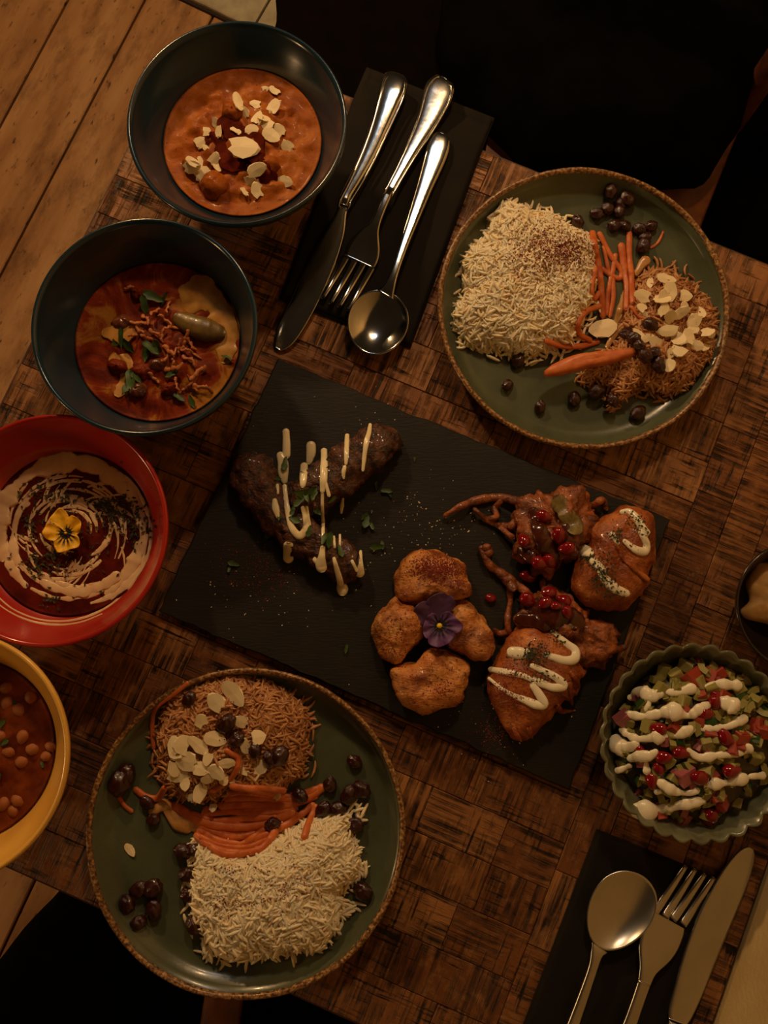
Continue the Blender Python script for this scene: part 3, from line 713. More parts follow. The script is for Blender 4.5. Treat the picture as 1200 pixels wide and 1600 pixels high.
wall_arcs = [arc(138, 139, 0, 145, 5, 6, .98), arc(143, 146, 62, 140, 3, 6, .98), arc(133, 134, -60, 20, 4, 5, .98)]
tag(obj('cream_line', drizzle(wall_arcs, S3, .05, .25, 8, 8, .2, smooth=1), 'cream'), 'thin cream line smeared on the red bowl wall', 'cream')
hp = []
for cxx, cyy, sx, sy, n in ((180, 800, 42, 30, 150), (215, 820, 25, 40, 90), (75, 880, 40, 26, 130), (95, 770, 60, 25, 90), (50, 815, 25, 50, 60), (120, 830, 85, 85, 130), (80, 935, 12, 14, 30), (168, 790, 25, 14, 70)):
    for _ in range(n):
        x, y = r_.normal(cxx, sx*.5), r_.normal(cyy, sy*.5)
        p, n_ = S3.at(x, y); hp.append(p+np.array((0, 0, .0008)))
tag(obj('chopped_herb', flakes(hp, .0014), 'dryherb', smooth=False), 'dark dried herb sprinkled over the creamy dal', 'herb', kind='stuff')

def pansy(name, z, center, petals, label, mats, thr=.0018):
    """petals: (outline px, material, lift)"""
    c = P(*center, z); root = empty(name, (c[0], c[1], z-.004), label, 'flower')
    for k, (pts, mt, lift) in enumerate(petals):
        n, m = 84, 16; w = np.array([P(x, y, z)[:2] for x, y in pts]); q = spl(np.vstack([w, w[:1]]), n+1)[:-1]; ctr = c[:2]*.55+q.mean(0)*.45
        mx = np.max(np.linalg.norm(q-c[:2], axis=1)); V, Fc, tn, sk = [], [], [], []
        for lay in (0, -.0005):
            for i in range(m+1):
                for j in range(n):
                    p = ctr+(q[j]-ctr)*(i/m); d = np.linalg.norm(p-c[:2])/mx; an = math.atan2(*(p-c[:2]))
                    V.append((*p, z+lift+lay+.0035*d*d-.0012*math.sin(an*9)*d*(i/m)+.0008*fbm((*p, 0), 160, k)*(i/m)))
                    tn.append(d); sk.append(1.0 if d < .30 or math.sin(an*15+k)+.1 > 0 else .12)
        B = (m+1)*n
        for l in (0, B):
            for i in range(m):
                for j in range(n):
                    j2 = (j+1) % n; f = (l+i*n+j, l+(i+1)*n+j, l+(i+1)*n+j2, l+i*n+j2); Fc.append(f if l == 0 else f[::-1])
        for j in range(n): j2 = (j+1) % n; Fc.append((m*n+j, B+m*n+j, B+m*n+j2, m*n+j2))
        obj('petal', (V, Fc), mt, root, True, {'tint': tn, 'streak': sk})
    obj('throat', lathe([(.0001, .0024), (thr*.6, .0020), (thr, .0004), (thr, -.001)], (c[0], c[1], z+.0022), 16), 'throat', root)
    return root
def q3(pts, ox, oy, s): return [(ox+x/s, oy+y/s) for x, y in pts]
g = lambda p: q3(p, 0, 640, 4.211)
pansy('yellow_pansy', .0280, (440/4.211, 640+815/4.211), [
    (g([(330, 730), (365, 680), (410, 650), (450, 690), (455, 740), (430, 800), (390, 770)]), 'pyellow2', .0002),
    (g([(440, 800), (435, 740), (480, 700), (530, 725), (545, 780), (510, 825), (460, 825)]), 'pyellow3', .0012),
    (g([(430, 805), (390, 770), (330, 750), (298, 800), (310, 850), (370, 865), (415, 835)]), 'pyellow3', .0012),
    (g([(430, 820), (380, 860), (368, 900), (405, 945), (470, 925), (530, 905), (535, 850), (500, 820), (455, 815)]), 'pyellow', .0022)],
    'yellow pansy flower with dark centre on the creamy dal', None, .0011)

# ------------------------------------------------------------------ yellow bowl: chickpea stew
c4, b4 = bowl('yellow_bowl', -90, 1183, .0880, .0660, .046, 'yellow', 'mustard yellow bowl of chickpea stew at the left edge')
stew = liquid('chickpea_stew', c4, .0660, .0465, 'stew', .0022, 70, 'brown tomato gravy of the chickpea stew in the yellow bowl', 'stew', 9)
S4 = Surf([stew])
def pea_mesh(i):
    return mk_mesh('chickpea', *ico(3, lambda v: (v.x*(1+.1*fbm(v, 1.2, 40+i))+(.14 if v.x > .8 else 0), v.y*(.9+.1*fbm(v, 1.4, 43+i)), v.z*.85)), 'chickpea')
PEA = [pea_mesh(i) for i in range(3)]
scatter('chickpea', PEA, S4, [(37, 1150, 12), (53, 1170, 11), (16, 1174, 11), (36, 1190, 12), (80, 1166, 10), (74, 1181, 10), (50, 1088, 12), (12, 1098, 11), (28, 1250, 11), (8, 1255, 12), (22, 1268, 10), (30, 1108, 12), (2, 1150, 11), (10, 1075, 11), (-14, 1120, 12), (-20, 1200, 12), (-12, 1235, 11), (-40, 1160, 12)],
        'tan chickpea poking out of the brown stew', 'chickpea', 'chickpeas in the stew', -.35, .6)
scatter('herb_leaf', LEAF, S4, [(8, 1160, 10), (66, 1194, 6), (4, 1130, 9), (24, 1098, 7), (0, 1215, 7)], 'dark green herb leaf in the chickpea stew', 'herb', 'herb leaves in the chickpea stew', .2, .3)

# ------------------------------------------------------------------ dark bowl of beige dip at the right edge
RHs = .045; cdp = P(1252, 948, RHs); cd = np.array((cdp[0], cdp[1], 0)); Rd = 102*pxm(1200, 948, RHs)
b5 = empty('dark_bowl', (cd[0], cd[1], 0), 'small blackish brown bowl of beige dip at the right edge', 'bowl')
obj('bowl_body', lathe([(.001, .001), (.022, .001), (.026, .004), (Rd*.8, .02), (Rd-.001, RHs-.003), (Rd, RHs-.001), (Rd-.002, RHs), (Rd-.0035, RHs-.004), (Rd*.76, .021), (.02, .008), (.001, .007)], cd, 96), 'darkbowl', b5)
dip = tag(obj('beige_dip', blob([(1182, 884), (1168, 912), (1170, 940), (1160, 954), (1178, 970), (1210, 976), (1260, 970), (1290, 940), (1280, 890), (1230, 872)], .017, .014, 70, 16, 3, .5, .003, 60, 13), 'hummus'), 'swirl of beige dip in the small dark bowl', 'dip')

# ================================================================== napkins and cutlery
def napkin(name, corners, label, z=.0004, layers=3, over=None, seed=0):
    """folded paper napkin: layered sheet on the table; 'over' bends the part that runs past the table edge down"""
    a, b, c, d = [P(x, y, z)[:2] for x, y in corners]; V, Fc = [], []; nu, nv = 34, 50
    e0, e1 = T2(0, 0), T2(1, 0)
    def sheet(z0, z1, ins):
        base = len(V)
        for top in (1, 0):
            for j in range(nv+1):
                for i in range(nu+1):
                    s = ins+(1-2*ins)*i/nu; t = ins+(1-2*ins)*j/nv
                    p = (a*(1-s)+b*s)*(1-t)+(d*(1-s)+c*s)*t
                    zz = (z1 if top else z0)+.0009*fbm((*p, 0), 22, seed, 3)*(1 if top else .3)
                    v = uv(p)[1]
                    if over and v < 0: zz -= .6*abs(v)**1.15
                    if top and min(i, nu-i, j, nv-j) == 0: zz = z0+(zz-z0)*.5
                    V.append((*p, max(zz, .0002) if v >= 0 else zz))
        n = (nu+1)*(nv+1)
        for j in range(nv):
            for i in range(nu):
                f = (base+j*(nu+1)+i, base+j*(nu+1)+i+1, base+(j+1)*(nu+1)+i+1, base+(j+1)*(nu+1)+i); Fc.append(f); Fc.append(tuple(k+n for k in f[::-1]))
        edge = [(i, 0) for i in range(nu)]+[(nu, j) for j in range(nv)]+[(i, nv) for i in range(nu, 0, -1)]+[(0, j) for j in range(nv, 0, -1)]
        ids = [base+j*(nu+1)+i for i, j in edge]
        for k in range(len(ids)): q_ = (k+1) % len(ids); Fc.append((ids[k], ids[k]+n, ids[q_]+n, ids[q_]))
    sheet(z, z+.0012, 0); sheet(z+.0013, z+.0026, .012)
    return tag(obj(name, (V, Fc), 'napkin'), label, 'napkin')
napkin('paper_napkin', [(573, 98), (774, 178), (641, 545), (436, 468)], 'folded black paper napkin under the far cutlery set', over=True, seed=3)
napkin('paper_napkin', [(932, 1295), (1162, 1388), (1040, 1705), (790, 1672)], 'folded black paper napkin under the near right cutlery set', seed=5)
NZ = .0034
k = lambda x, y: (400+x/3, 80+y/3)
def handle_bead(parent, st, mat, t0=0, r=.0010):
    for s in (-1, 1):
        pts = []
        C = [np.array(x[:2]) for x in st]
        for i in range(t0, len(st)):
            x, y, w, z, t = st[i]; d = C[min(i+1, len(C)-1)]-C[max(i-1, 0)]; d = d/np.linalg.norm(d); nr = np.array((d[1], -d[0]))*s*w*.41
            pts.append(P(x+nr[0], y+nr[1], z+t*.97))
        obj('bead_edge', tube(np.array(pts), r, 6), mat, parent)
def knife(st_h, st_b, mat, label, name='table_knife', bead=True):
    r = empty(name, tuple(P(*st_h[0][:2], NZ)), label, 'knife')
    h = stations(st_h, 34); ho = obj('handle', loft(h, 16), mat, r)
    if bead: handle_bead(ho, h, mat)
    b = stations(st_b, 40); obj('blade', loft(b, 10), mat, r)
    return r
K = lambda pts: [(*k(x, y), w/3, z, t) for x, y, w, z, t in pts]
knife(K([(664, 116, 30, NZ, .004), (660, 126, 84, NZ, .0065), (652, 150, 122, NZ, .008), (640, 200, 128, NZ, .009), (620, 260, 116, NZ, .009), (580, 370, 92, NZ, .0085), (530, 490, 78, NZ, .008), (470, 610, 64, NZ, .008), (425, 690, 56, NZ, .008), (415, 716, 60, NZ, .008), (408, 735, 52, NZ, .006)]),
      K([(410, 732, 46, NZ+.003, .0022), (398, 770, 56, NZ+.0028, .0020), (372, 850, 92, NZ+.0022, .0018), (325, 960, 122, NZ+.0014, .0017), (262, 1100, 132, NZ+.0006, .0016), (205, 1220, 126, NZ, .0015), (150, 1320, 112, NZ-.0008, .0014), (118, 1370, 84, NZ-.0014, .0013), (100, 1396, 36, NZ-.0016, .001)]), 'steel', 'ornate steel table knife on the far black napkin')
def fork(st_h, neck, tines, mat, label, bead=True):
    r = empty('table_fork', tuple(P(*st_h[0][:2], NZ)), label, 'fork')
    h = stations(st_h, 34); ho = obj('handle', loft(h, 14), mat, r)
    if bead: handle_bead(ho, h, mat)
    obj('head', loft(stations(neck, 26), 14), mat, r)
    for t in tines: obj('tine', loft(stations(t, 18), 8), mat, r)
    return r
def tine(x0, y0, x1, y1, w, s, z0, z1=None):
    out = []
    for q in np.linspace(0, 1, 6):
        out.append((x0+(x1-x0)*q, y0+(y1-y0)*q, w*(1-.45*q**1.8), NZ+z0*(1-q)**1.0+.0035*math.sin(math.pi*q*.9)*(-1 if q > 0 else 0)+(.0055*q*q), .0017))
    return [(s(a, b)[0], s(a, b)[1], c, d, e) for a, b, c, d, e in out]
fork(K([(880, 136, 50, NZ, .003), (874, 146, 104, NZ+.0003, .004), (862, 180, 138, NZ+.0005, .0045), (842, 240, 136, NZ+.001, .0045), (800, 340, 104, NZ+.002, .0045), (740, 450, 72, NZ+.004, .0042), (680, 560, 54, NZ+.006, .004), (620, 670, 46, NZ+.008, .004)]),
     K([(622, 664, 46, NZ+.008, .004), (590, 740, 42, NZ+.0085, .0036), (560, 810, 50, NZ+.008, .003), (535, 858, 96, NZ+.0065, .0024), (514, 910, 148, NZ+.0045, .002), (498, 955, 166, NZ+.003, .0018), (482, 990, 160, NZ+.0022, .0016)]),
     [tine(a, b, c, d, 40/3, k, .0022) for a, b, c, d in ((424, 962, 312, 1160), (462, 978, 348, 1186), (503, 992, 388, 1202), (545, 1008, 430, 1218))], 'steel', 'ornate steel fork in the middle of the far black napkin')
def spoon(st_h, cpx, axis, la, lb, mat, label, egg=.12, depth=.009, zc=.0):
    r = empty('table_spoon', tuple(P(*st_h[0][:2], NZ)), label, 'spoon')
    obj('handle', loft(stations(st_h, 34), 14), mat, r)
    V, Fc = [], []; n, m = 64, 16; ax = np.array(axis)/np.hypot(*axis); ay = np.array((-ax[1], ax[0]))
    for lay, off in ((0, 0), (1, -.0012)):
        for i in range(m+1):
            q = i/m
            for j in range(n):
                a = 2*math.pi*j/n; w = 1-egg*math.cos(a)
                x, y = np.array(cpx)+ax*la*q*math.cos(a)+ay*lb*q*w*math.sin(a)
                z = NZ+.001+depth*q**2.3+off*(1 if q < 1 else .6)+.0012*(math.cos(a)*q)*(-1)+zc*0
                V.append(P(x, y, z))
    B = (m+1)*n
    for l in (0, B):
        for i in range(m):
            for j in range(n):
                j2 = (j+1) % n; f = (l+i*n+j, l+(i+1)*n+j, l+(i+1)*n+j2, l+i*n+j2); Fc.append(f if l == 0 else f[::-1])
    for j in range(n): j2 = (j+1) % n; Fc.append((m*n+j, B+m*n+j, B+m*n+j2, m*n+j2))
    obj('spoon_bowl', (V, Fc), mat, r); return r
spoon(K([(872, 394, 40, NZ, .003), (866, 408, 84, NZ+.0003, .004), (852, 460, 110, NZ+.0006, .0045), (830, 530, 104, NZ+.001, .0045), (790, 640, 80, NZ+.003, .0042), (740, 780, 62, NZ+.006, .004), (690, 920, 46, NZ+.009, .0038), (650, 1040, 40, NZ+.0115, .0034), (625, 1110, 56, NZ+.0115, .0028), (608, 1142, 90, NZ+.0100, .0022)]),
      k(570, 1272), (k(500, 1500)[0]-k(570, 1272)[0], k(500, 1500)[1]-k(570, 1272)[1]), 51, 47.5, 'steel', 'plain steel round spoon on the far black napkin', .05)
k2 = lambda x, y: (780+x/2.857, 1280+y/2.857)
K2 = lambda pts: [(*k2(x, y), w/2.857, z, t) for x, y, w, z, t in pts]
spoon(K2([(180, 1330, 60, NZ, .004), (215, 1240, 86, NZ+.0005, .0045), (260, 1110, 70, NZ+.003, .0042), (320, 930, 54, NZ+.006, .004), (370, 790, 46, NZ+.008, .0038), (415, 660, 42, NZ+.0098, .0034), (432, 600, 54, NZ+.0100, .0028), (445, 570, 84, NZ+.0088, .0022)]),
      k2(540, 412), (.50, -.86), 66, 51, 'steel2', 'plain dull steel spoon on the near black napkin', -.14, .008)
fork(K2([(400, 1330, 60, NZ, .004), (430, 1250, 90, NZ+.0005, .0045), (500, 1090, 70, NZ+.003, .0042), (570, 930, 60, NZ+.005, .004), (610, 820, 56, NZ+.007, .0038), (645, 720, 58, NZ+.008, .0036)]),
     K2([(643, 726, 58, NZ+.008, .0036), (660, 670, 80, NZ+.0078, .003), (686, 600, 150, NZ+.006, .0024), (712, 540, 180, NZ+.0045, .002), (738, 480, 180, NZ+.003, .0018), (752, 446, 166, NZ+.0022, .0016)]),
     [tine(a, b, c, d, 38/2.857, k2, .0022) for a, b, c, d in ((690, 420, 832, 206), (738, 436, 874, 220), (775, 448, 916, 242), (818, 470, 956, 258))], 'steel2', 'plain dull steel fork on the near black napkin', False)
knife(K2([(640, 1330, 40, NZ, .006), (660, 1280, 90, NZ, .008), (700, 1150, 84, NZ, .008), (745, 1010, 80, NZ, .008), (785, 920, 86, NZ, .007), (792, 902, 92, NZ, .006)]),
      K2([(794, 900, 88, NZ+.0026, .0022), (806, 860, 112, NZ+.0025, .002), (846, 750, 132, NZ+.002, .0018), (890, 620, 146, NZ+.0014, .0017), (945, 480, 152, NZ+.001, .0016), (1000, 360, 146, NZ+.0005, .0015), (1050, 260, 128, NZ, .0014), (1090, 185, 96, NZ-.0004, .0013), (1113, 146, 60, NZ-.0006, .0012), (1122, 128, 24, NZ-.0006, .001)]), 'steel2', 'plain dull steel knife at the edge of the near black napkin', bead=False)

# ================================================================== plates of rice
PRIM = .024
def plate(cx, cy, R, label):
    c = P(cx, cy, PRIM); c = np.array((c[0], c[1], 0)); r = empty('dinner_plate', (c[0], c[1], 0), label, 'plate')
    obj('dish', lathe([(.001, .002), (.070, .002), (.074, 0), (.078, .0015), (R*.90, .007), (R-.0008, PRIM-.004), (R-.0004, PRIM-.0022), (R-.0035, PRIM-.0016), (R*.945, .0125), (R*.90, .0075), (R*.84, .0058), (R*.5, .0048), (.001, .0046)], c, 160), 'plate', r)
    def wob(a, q): return 1+.0012*math.sin(5*a)+.0008*math.sin(13*a), .0003*math.sin(9*a)
    obj('rim', lathe([(R-.0012, PRIM-.0070), (R+.0004, PRIM-.003), (R+.0002, PRIM-.0008), (R-.0012, PRIM), (R-.0030, PRIM-.0006), (R-.0042, PRIM-.0026), (R-.003, PRIM-.004)], c, 160, wob, True), 'rim', r)
    return c, r
RP = .1215
pA, plA = plate(913, 476, RP, 'green-grey speckled plate of rice beside the far napkin')
pB, plB = plate(384, 1298, RP, 'green-grey speckled plate of rice at the near side')
def mound(name, pts, h, n, length, rad, mat, label, seed, tilt, edge_px=14, z0=.0052, amp=.003, pc=None):
    """heap of rice: a core with grains lying all over it"""
    core = blob(pts, z0, h, 90, 24, 2.6, .62, amp, 45, seed, 4, .15)
    tr = BVHTree.FromPolygons([tuple(v) for v in core[0]], core[1])
    pos, nrm = [], []
    for x, y in sample_px(pts, n):
        hh = tr.ray_cast(Vector((0, 0, H)), ray(x, y).normalized())
        if hh[0] is None: p, nn = P(x, y, z0+rad), np.array((0, 0, 1.))
        else:
            p, nn = np.array(hh[0]), np.array(hh[1]); nn = nn if nn[2] > 0 else -nn
            nn = nn+np.array((0, 0, .5)); nn /= np.linalg.norm(nn)
        pos.append(p+nn*rad*rng.uniform(-.7, 1.3)); nrm.append(nn)
    C = np.mean(pts, axis=0); m = len(pts)                       # grains slipping off the edge
    for _ in range(int(n*.13)):
        i = rng.integers(m); a, b = np.array(pts[i]), np.array(pts[(i+1) % m]); q = a+(b-a)*rng.random(); d = q-C; q = q+d/np.linalg.norm(d)*rng.normal(0, edge_px*.55)
        p = P(*q, z0+rad*rng.uniform(1, 2.6))
        if np.hypot(*(p-pc)[:2]) > RP*.88: continue
        pos.append(p); nrm.append(np.array((0, 0, 1.)))
    gV, gF, tn = grains(np.array(pos), np.array(nrm), length, rad, tilt=tilt)
    gV[:, 2] = np.maximum(gV[:, 2], z0+.0002)
    V, Fc = join([core, (gV, gF)])
    return tag(obj(name, (V, Fc), mat, None, True, {'tint': np.concatenate([np.full(len(core[0]), .1), tn*.8])}), label, 'rice', kind='stuff')
kA = lambda pts: q3(pts, 670, 240, 2.4)
kB = lambda pts: q3(pts, 120, 1020, 2.2222)
riceA_px = kA([(100, 600), (140, 525), (125, 440), (150, 365), (215, 310), (235, 240), (280, 185), (330, 185), (390, 225), (460, 250), (540, 280), (605, 315), (620, 420), (610, 520), (580, 620), (545, 690), (480, 725), (420, 745), (350, 745), (270, 730), (200, 725), (140, 700), (100, 650)])
riceA = mound('steamed_rice', riceA_px, .026, 2300, .0126, .00135, 'rice', 'heap of white steamed rice dusted red on the far plate', 1, .16, pc=pA)
pilA_px = kA([(780, 480), (830, 440), (900, 440), (985, 495), (1060, 575), (1078, 640), (1075, 720), (1030, 810), (970, 870), (900, 895), (820, 890), (760, 880), (690, 950), (660, 860), (580, 830), (640, 770), (720, 700), (740, 600), (765, 530)])
pilA = mound('pilaf_rice', pilA_px, .022, 1700, .0125, .00125, 'pilaf', 'heap of brown pilaf rice topped with almonds on the far plate', 2, .2, pc=pA)
riceB_px = kB([(420, 650), (560, 680), (700, 640), (800, 590), (880, 580), (930, 570), (945, 640), (970, 720), (950, 790), (915, 800), (910, 870), (905, 900), (900, 950), (840, 1030), (760, 1030), (680, 1040), (600, 1060), (530, 1060), (470, 1020), (450, 960), (410, 920), (405, 840), (400, 810), (410, 740)])
riceB = mound('steamed_rice', riceB_px, .026, 2300, .0126, .00135, 'rice', 'heap of white steamed rice on the near plate', 3, .16, pc=pB)
pilB_px = kB([(285, 210), (345, 140), (430, 100), (520, 72), (640, 85), (715, 130), (780, 180), (800, 250), (785, 330), (775, 410), (700, 480), (560, 490), (430, 510), (330, 490), (290, 400), (280, 300)])
pilB = mound('pilaf_rice', pilB_px, .024, 1800, .0125, .00125, 'pilaf', 'heap of brown pilaf rice topped with almonds on the near plate', 4, .2, pc=pB)
def slip(name, pxs, mat, length, rad, label, pc, z0=.0058):
    pxs = [q for q in pxs if np.hypot(*(P(*q, z0)-pc)[:2]) < RP*.86]
    gV, gF, tn = grains(np.array([P(x, y, z0+rad*rng.uniform(.9, 2.4)) for x, y in pxs]), np.tile((0, 0, 1.), (len(pxs), 1)), length, rad, tilt=.12)
    gV[:, 2] = np.maximum(gV[:, 2], .0052)
    return tag(obj(name, (gV, gF), mat, None, True, {'tint': tn*.8}), label, 'rice', kind='stuff')
sl = []
for x, y, s, n in ((150, 360, 14, 8), (120, 440, 16, 10), (270, 740, 16, 8), (365, 760, 12, 4), (330, 175, 24, 16), (225, 250, 16, 9), (105, 620, 14, 12)):
    sl += [kA([(x+rng.normal(0, s), y+rng.normal(0, s))])[0] for _ in range(n)]
slA = slip('loose_rice', sl, 'rice', .0122, .00142, 'loose white rice grains at the edge of the far rice heap', pA)
sl = []
for x, y, s, n in ((970, 880, 22, 14), (975, 740, 16, 10), (965, 560, 20, 12), (520, 1085, 20, 8), (790, 1070, 14, 4), (870, 1010, 24, 14), (450, 1035, 14, 8)):
    sl += [kB([(x+rng.normal(0, s), y+rng.normal(0, s))])[0] for _ in range(n)]
slB = slip('loose_rice', sl, 'rice', .0122, .00142, 'loose white rice grains at the edge of the near rice heap', pB)
SA = Surf([plA.children[0], riceA, pilA, slA]); SB = Surf([plB.children[0], riceB, pilB, slB])

def strip(name, paths, surf, mat, label, cat, group, flat=.55, lift=.35):
    """shredded vegetable strips, each one a thing"""
    out = []
    for i, (w, pts) in enumerate(paths):
        VF = drizzle([(tuple(np.ravel(w)*1.3) if np.ndim(w) else w*1.3, pts)], surf, lift, flat, i, 8, .12, smooth=30)
        out.append(tag(obj(name, VF, mat), label, cat, group))
    number_off(out, [np.mean([p[0] for p in pts]) for w, pts in paths]); return out
cA = strip('carrot_strip', [(w/2.4, kA(p)) for w, p in [
    (19, [(614, 295), (630, 380), (645, 480), (652, 610)]), (16, [(640, 300), (665, 350), (690, 395), (722, 440), (715, 468), (680, 455), (650, 432)]),
    (18, [(752, 298), (752, 380), (760, 460), (764, 560)]), (22, [(722, 345), (732, 420), (745, 500), (742, 580)]), (15, [(690, 470), (692, 540), (680, 610)]),
    (18, [(640, 572), (590, 590), (562, 630), (566, 675), (605, 700)]), (18, [(440, 702), (500, 722), (570, 722), (632, 705)]), (14, [(625, 430), (612, 500), (620, 545), (640, 520)]),
    (15, [(700, 380), (690, 440), (672, 520), (668, 600)]), (13, [(655, 350), (672, 430), (690, 500)]), (12, [(760, 575), (790, 610), (805, 615)]), (9, [(878, 295), (862, 330), (838, 350), (820, 352)])]],
    SA, 'carrot', 'thin cooked carrot strip on the far plate', 'carrot', 'carrot strips on the far plate')
w = [(434, 802), (540, 756), (640, 742), (800, 727), (812, 742), (700, 782), (600, 802), (450, 838)]
stick = tag(obj('carrot_stick', blob(kA(w), .0225, .009, 60, 10, 5, .4, .0008, 120, 7, 3, .5, foot=.95), 'carrot'), 'thick carrot stick lying below the far carrot strips', 'carrot')
oA = strip('onion_slice', [(tuple(v/2.4 for v in w_), kA(p)) for w_, p in [((14, 26, 14), [(738, 515), (722, 580), (700, 640)]), ((12, 22, 12), [(728, 640), (695, 680), (668, 725)]), ((16, 26, 30), [(780, 450), (800, 415), (815, 400)])]],
    SA, 'onion', 'pale soft onion slice among the far carrot strips', 'onion', 'onion slices on the far plate', .3)
SA = Surf([plA.children[0], riceA, pilA, stick]+cA)
scatter('raisin', RSN, SA, [(*kA([p])[0], s/2.4) for p, s in [((683, 142), 26), ((745, 172), 30), ((630, 226), 25), ((670, 208), 26), ((716, 216), 26), ((697, 270), 26), ((735, 270), 22), ((790, 282), 25), ((832, 272), 24), ((805, 345), 30), ((812, 312), 22), ((558, 256), 26), ((720, 190), 24)]],
        'dark glossy raisin near the far rim of the far plate', 'raisin', 'raisins at the far rim of the far plate', .55, .15)
scatter('raisin', RSN, SA, [(*kA([p])[0], s/2.4) for p, s in [((335, 778), 28), ((295, 868), 24), ((417, 950), 24), ((545, 920), 28), ((630, 892), 30), ((690, 925), 26), ((785, 972), 30)]],
        'dark glossy raisin near the slate side of the far plate', 'raisin', 'raisins at the near side of the far plate', .55, .15)
scatter('raisin', RSN, SA, [(*kA([p])[0], s/2.4) for p, s in [((830, 640), 27), ((740, 672), 27), ((768, 692), 26), ((812, 760), 30), ((862, 792), 30), ((845, 745), 24), ((975, 535), 18), ((790, 720), 24)]],
        'dark glossy raisin on the far pilaf', 'raisin', 'raisins on the far pilaf', .45, .2)
a2 = [((890, 470), 34), ((830, 480), 24), ((818, 540), 42), ((862, 545), 40), ((905, 520), 34), ((945, 530), 36), ((880, 545), 30), ((810, 585), 28), ((790, 680), 28), ((820, 690), 26), ((880, 600), 36), ((910, 620), 34), ((940, 600), 34), ((860, 690), 34), ((905, 665), 38), ((950, 725), 36), ((1000, 720), 28), ((1000, 620), 34), ((1030, 670), 34), ((985, 650), 28), ((1040, 720), 26), ((920, 760), 28), ((905, 790), 28), ((960, 590), 30), ((1020, 595), 26), ((930, 690), 34), ((885, 640), 28), ((800, 600), 22), ((975, 690), 30), ((1060, 690), 26)]
flA = scatter('almond_flake', FLK, SA, [(*kA([p])[0], s/2.1) for p, s in a2], 'pale almond flake piled on the far pilaf', 'almond', 'almond flakes on the far pilaf', .3, .3)
scatter('almond_flake', [FLK[0]], SA, [(*kA([(650, 656)])[0], 54/2.4, 165)], 'largest oval almond flake, on the far carrot strips', 'almond', None, .35, .05)
def dust(name, surf, polys, size, mat, label, cat, lift=.0004):
    pts = []
    for cx_, cy_, sx, sy, n in polys:
        for _ in range(n):
            p, nn = surf.at(rng.normal(cx_, sx), rng.normal(cy_, sy)); pts.append(p+np.array((0, 0, lift)))
    return tag(obj(name, specks(pts, size), mat, smooth=False), label, cat, kind='stuff')
sA = Surf([riceA])
dust('sumac_powder', sA, [(*kA([(470, 350)])[0], 40, 24, 1300), (*kA([(400, 390)])[0], 34, 26, 500), (*kA([(520, 370)])[0], 22, 16, 700), (*kA([(380, 560)])[0], 40, 22, 160), (*kA([(480, 600)])[0], 44, 40, 120)], .00042, 'sumac', 'dark red sumac dusted over the far white rice', 'spice')
dust('sumac_powder', Surf([pilA]), [(*kA([(940, 640)])[0], 24, 20, 130), (*kA([(960, 540)])[0], 8, 8, 30)], .00042, 'sumac', 'dark red sumac dusted over the far almonds', 'spice', .0022)

# near plate
cB = strip('carrot_strip', [(w/2.2222, kB(p)) for w, p in [
    (26, [(340, 530), (420, 580), (520, 605), (640, 600), (750, 555)]), (24, [(520, 505), (600, 500), (680, 505), (745, 512)]), (22, [(540, 462), (640, 480), (740, 500), (850, 470)]), (24, [(500, 530), (600, 525), (700, 530), (800, 505), (852, 468)]),
    (20, [(415, 635), (480, 680), (560, 695), (640, 680), (690, 620)]), (20, [(425, 620), (500, 655), (580, 660), (650, 615)]), (18, [(450, 540), (440, 570), (480, 590), (560, 585)]), (20, [(510, 545), (600, 555), (700, 550), (760, 540)]),
    (20, [(560, 670), (640, 640), (740, 590), (820, 530)]), (20, [(790, 640), (805, 590), (830, 535)]), (18, [(205, 475), (240, 500), (280, 505), (305, 470)]), (14, [(268, 330), (262, 250), (275, 190), (340, 140), (385, 105)]), (12, [(145, 500), (165, 530), (190, 550)]), (16, [(470, 480), (540, 430), (560, 370), (520, 340)]), (18, [(440, 660), (520, 700), (620, 690)]), (18, [(530, 490), (620, 470), (720, 478)]), (18, [(470, 610), (560, 625), (660, 590), (760, 560)]), (20, [(400, 560), (480, 585), (580, 575), (690, 570)]), (18, [(380, 555), (450, 610), (540, 640), (640, 625)]), (16, [(560, 480), (650, 495), (760, 520), (830, 500)]), (18, [(450, 560), (540, 550), (640, 545), (740, 535)]), (16, [(430, 640), (500, 670), (590, 675), (660, 650)]), (16, [(620, 650), (700, 610), (770, 570)])]],
    SB, 'carrot', 'thin cooked carrot strip on the near plate', 'carrot', 'carrot strips on the near plate', .6, .4)
oB = strip('onion_slice', [(tuple(v/2.2222 for v in w_), kB(p)) for w_, p in [((24, 34, 26), [(262, 552), (300, 530), (340, 545)]), ((26, 40, 30), [(310, 540), (350, 590), (385, 610)]), ((20, 30, 20), [(360, 560), (400, 600), (450, 620)])]],
    SB, 'onion', 'pale soft onion slice beside the near carrot strips', 'onion', 'onion slices on the near plate', .3)
SB = Surf([plB.children[0], riceB, pilB]+cB+oB)
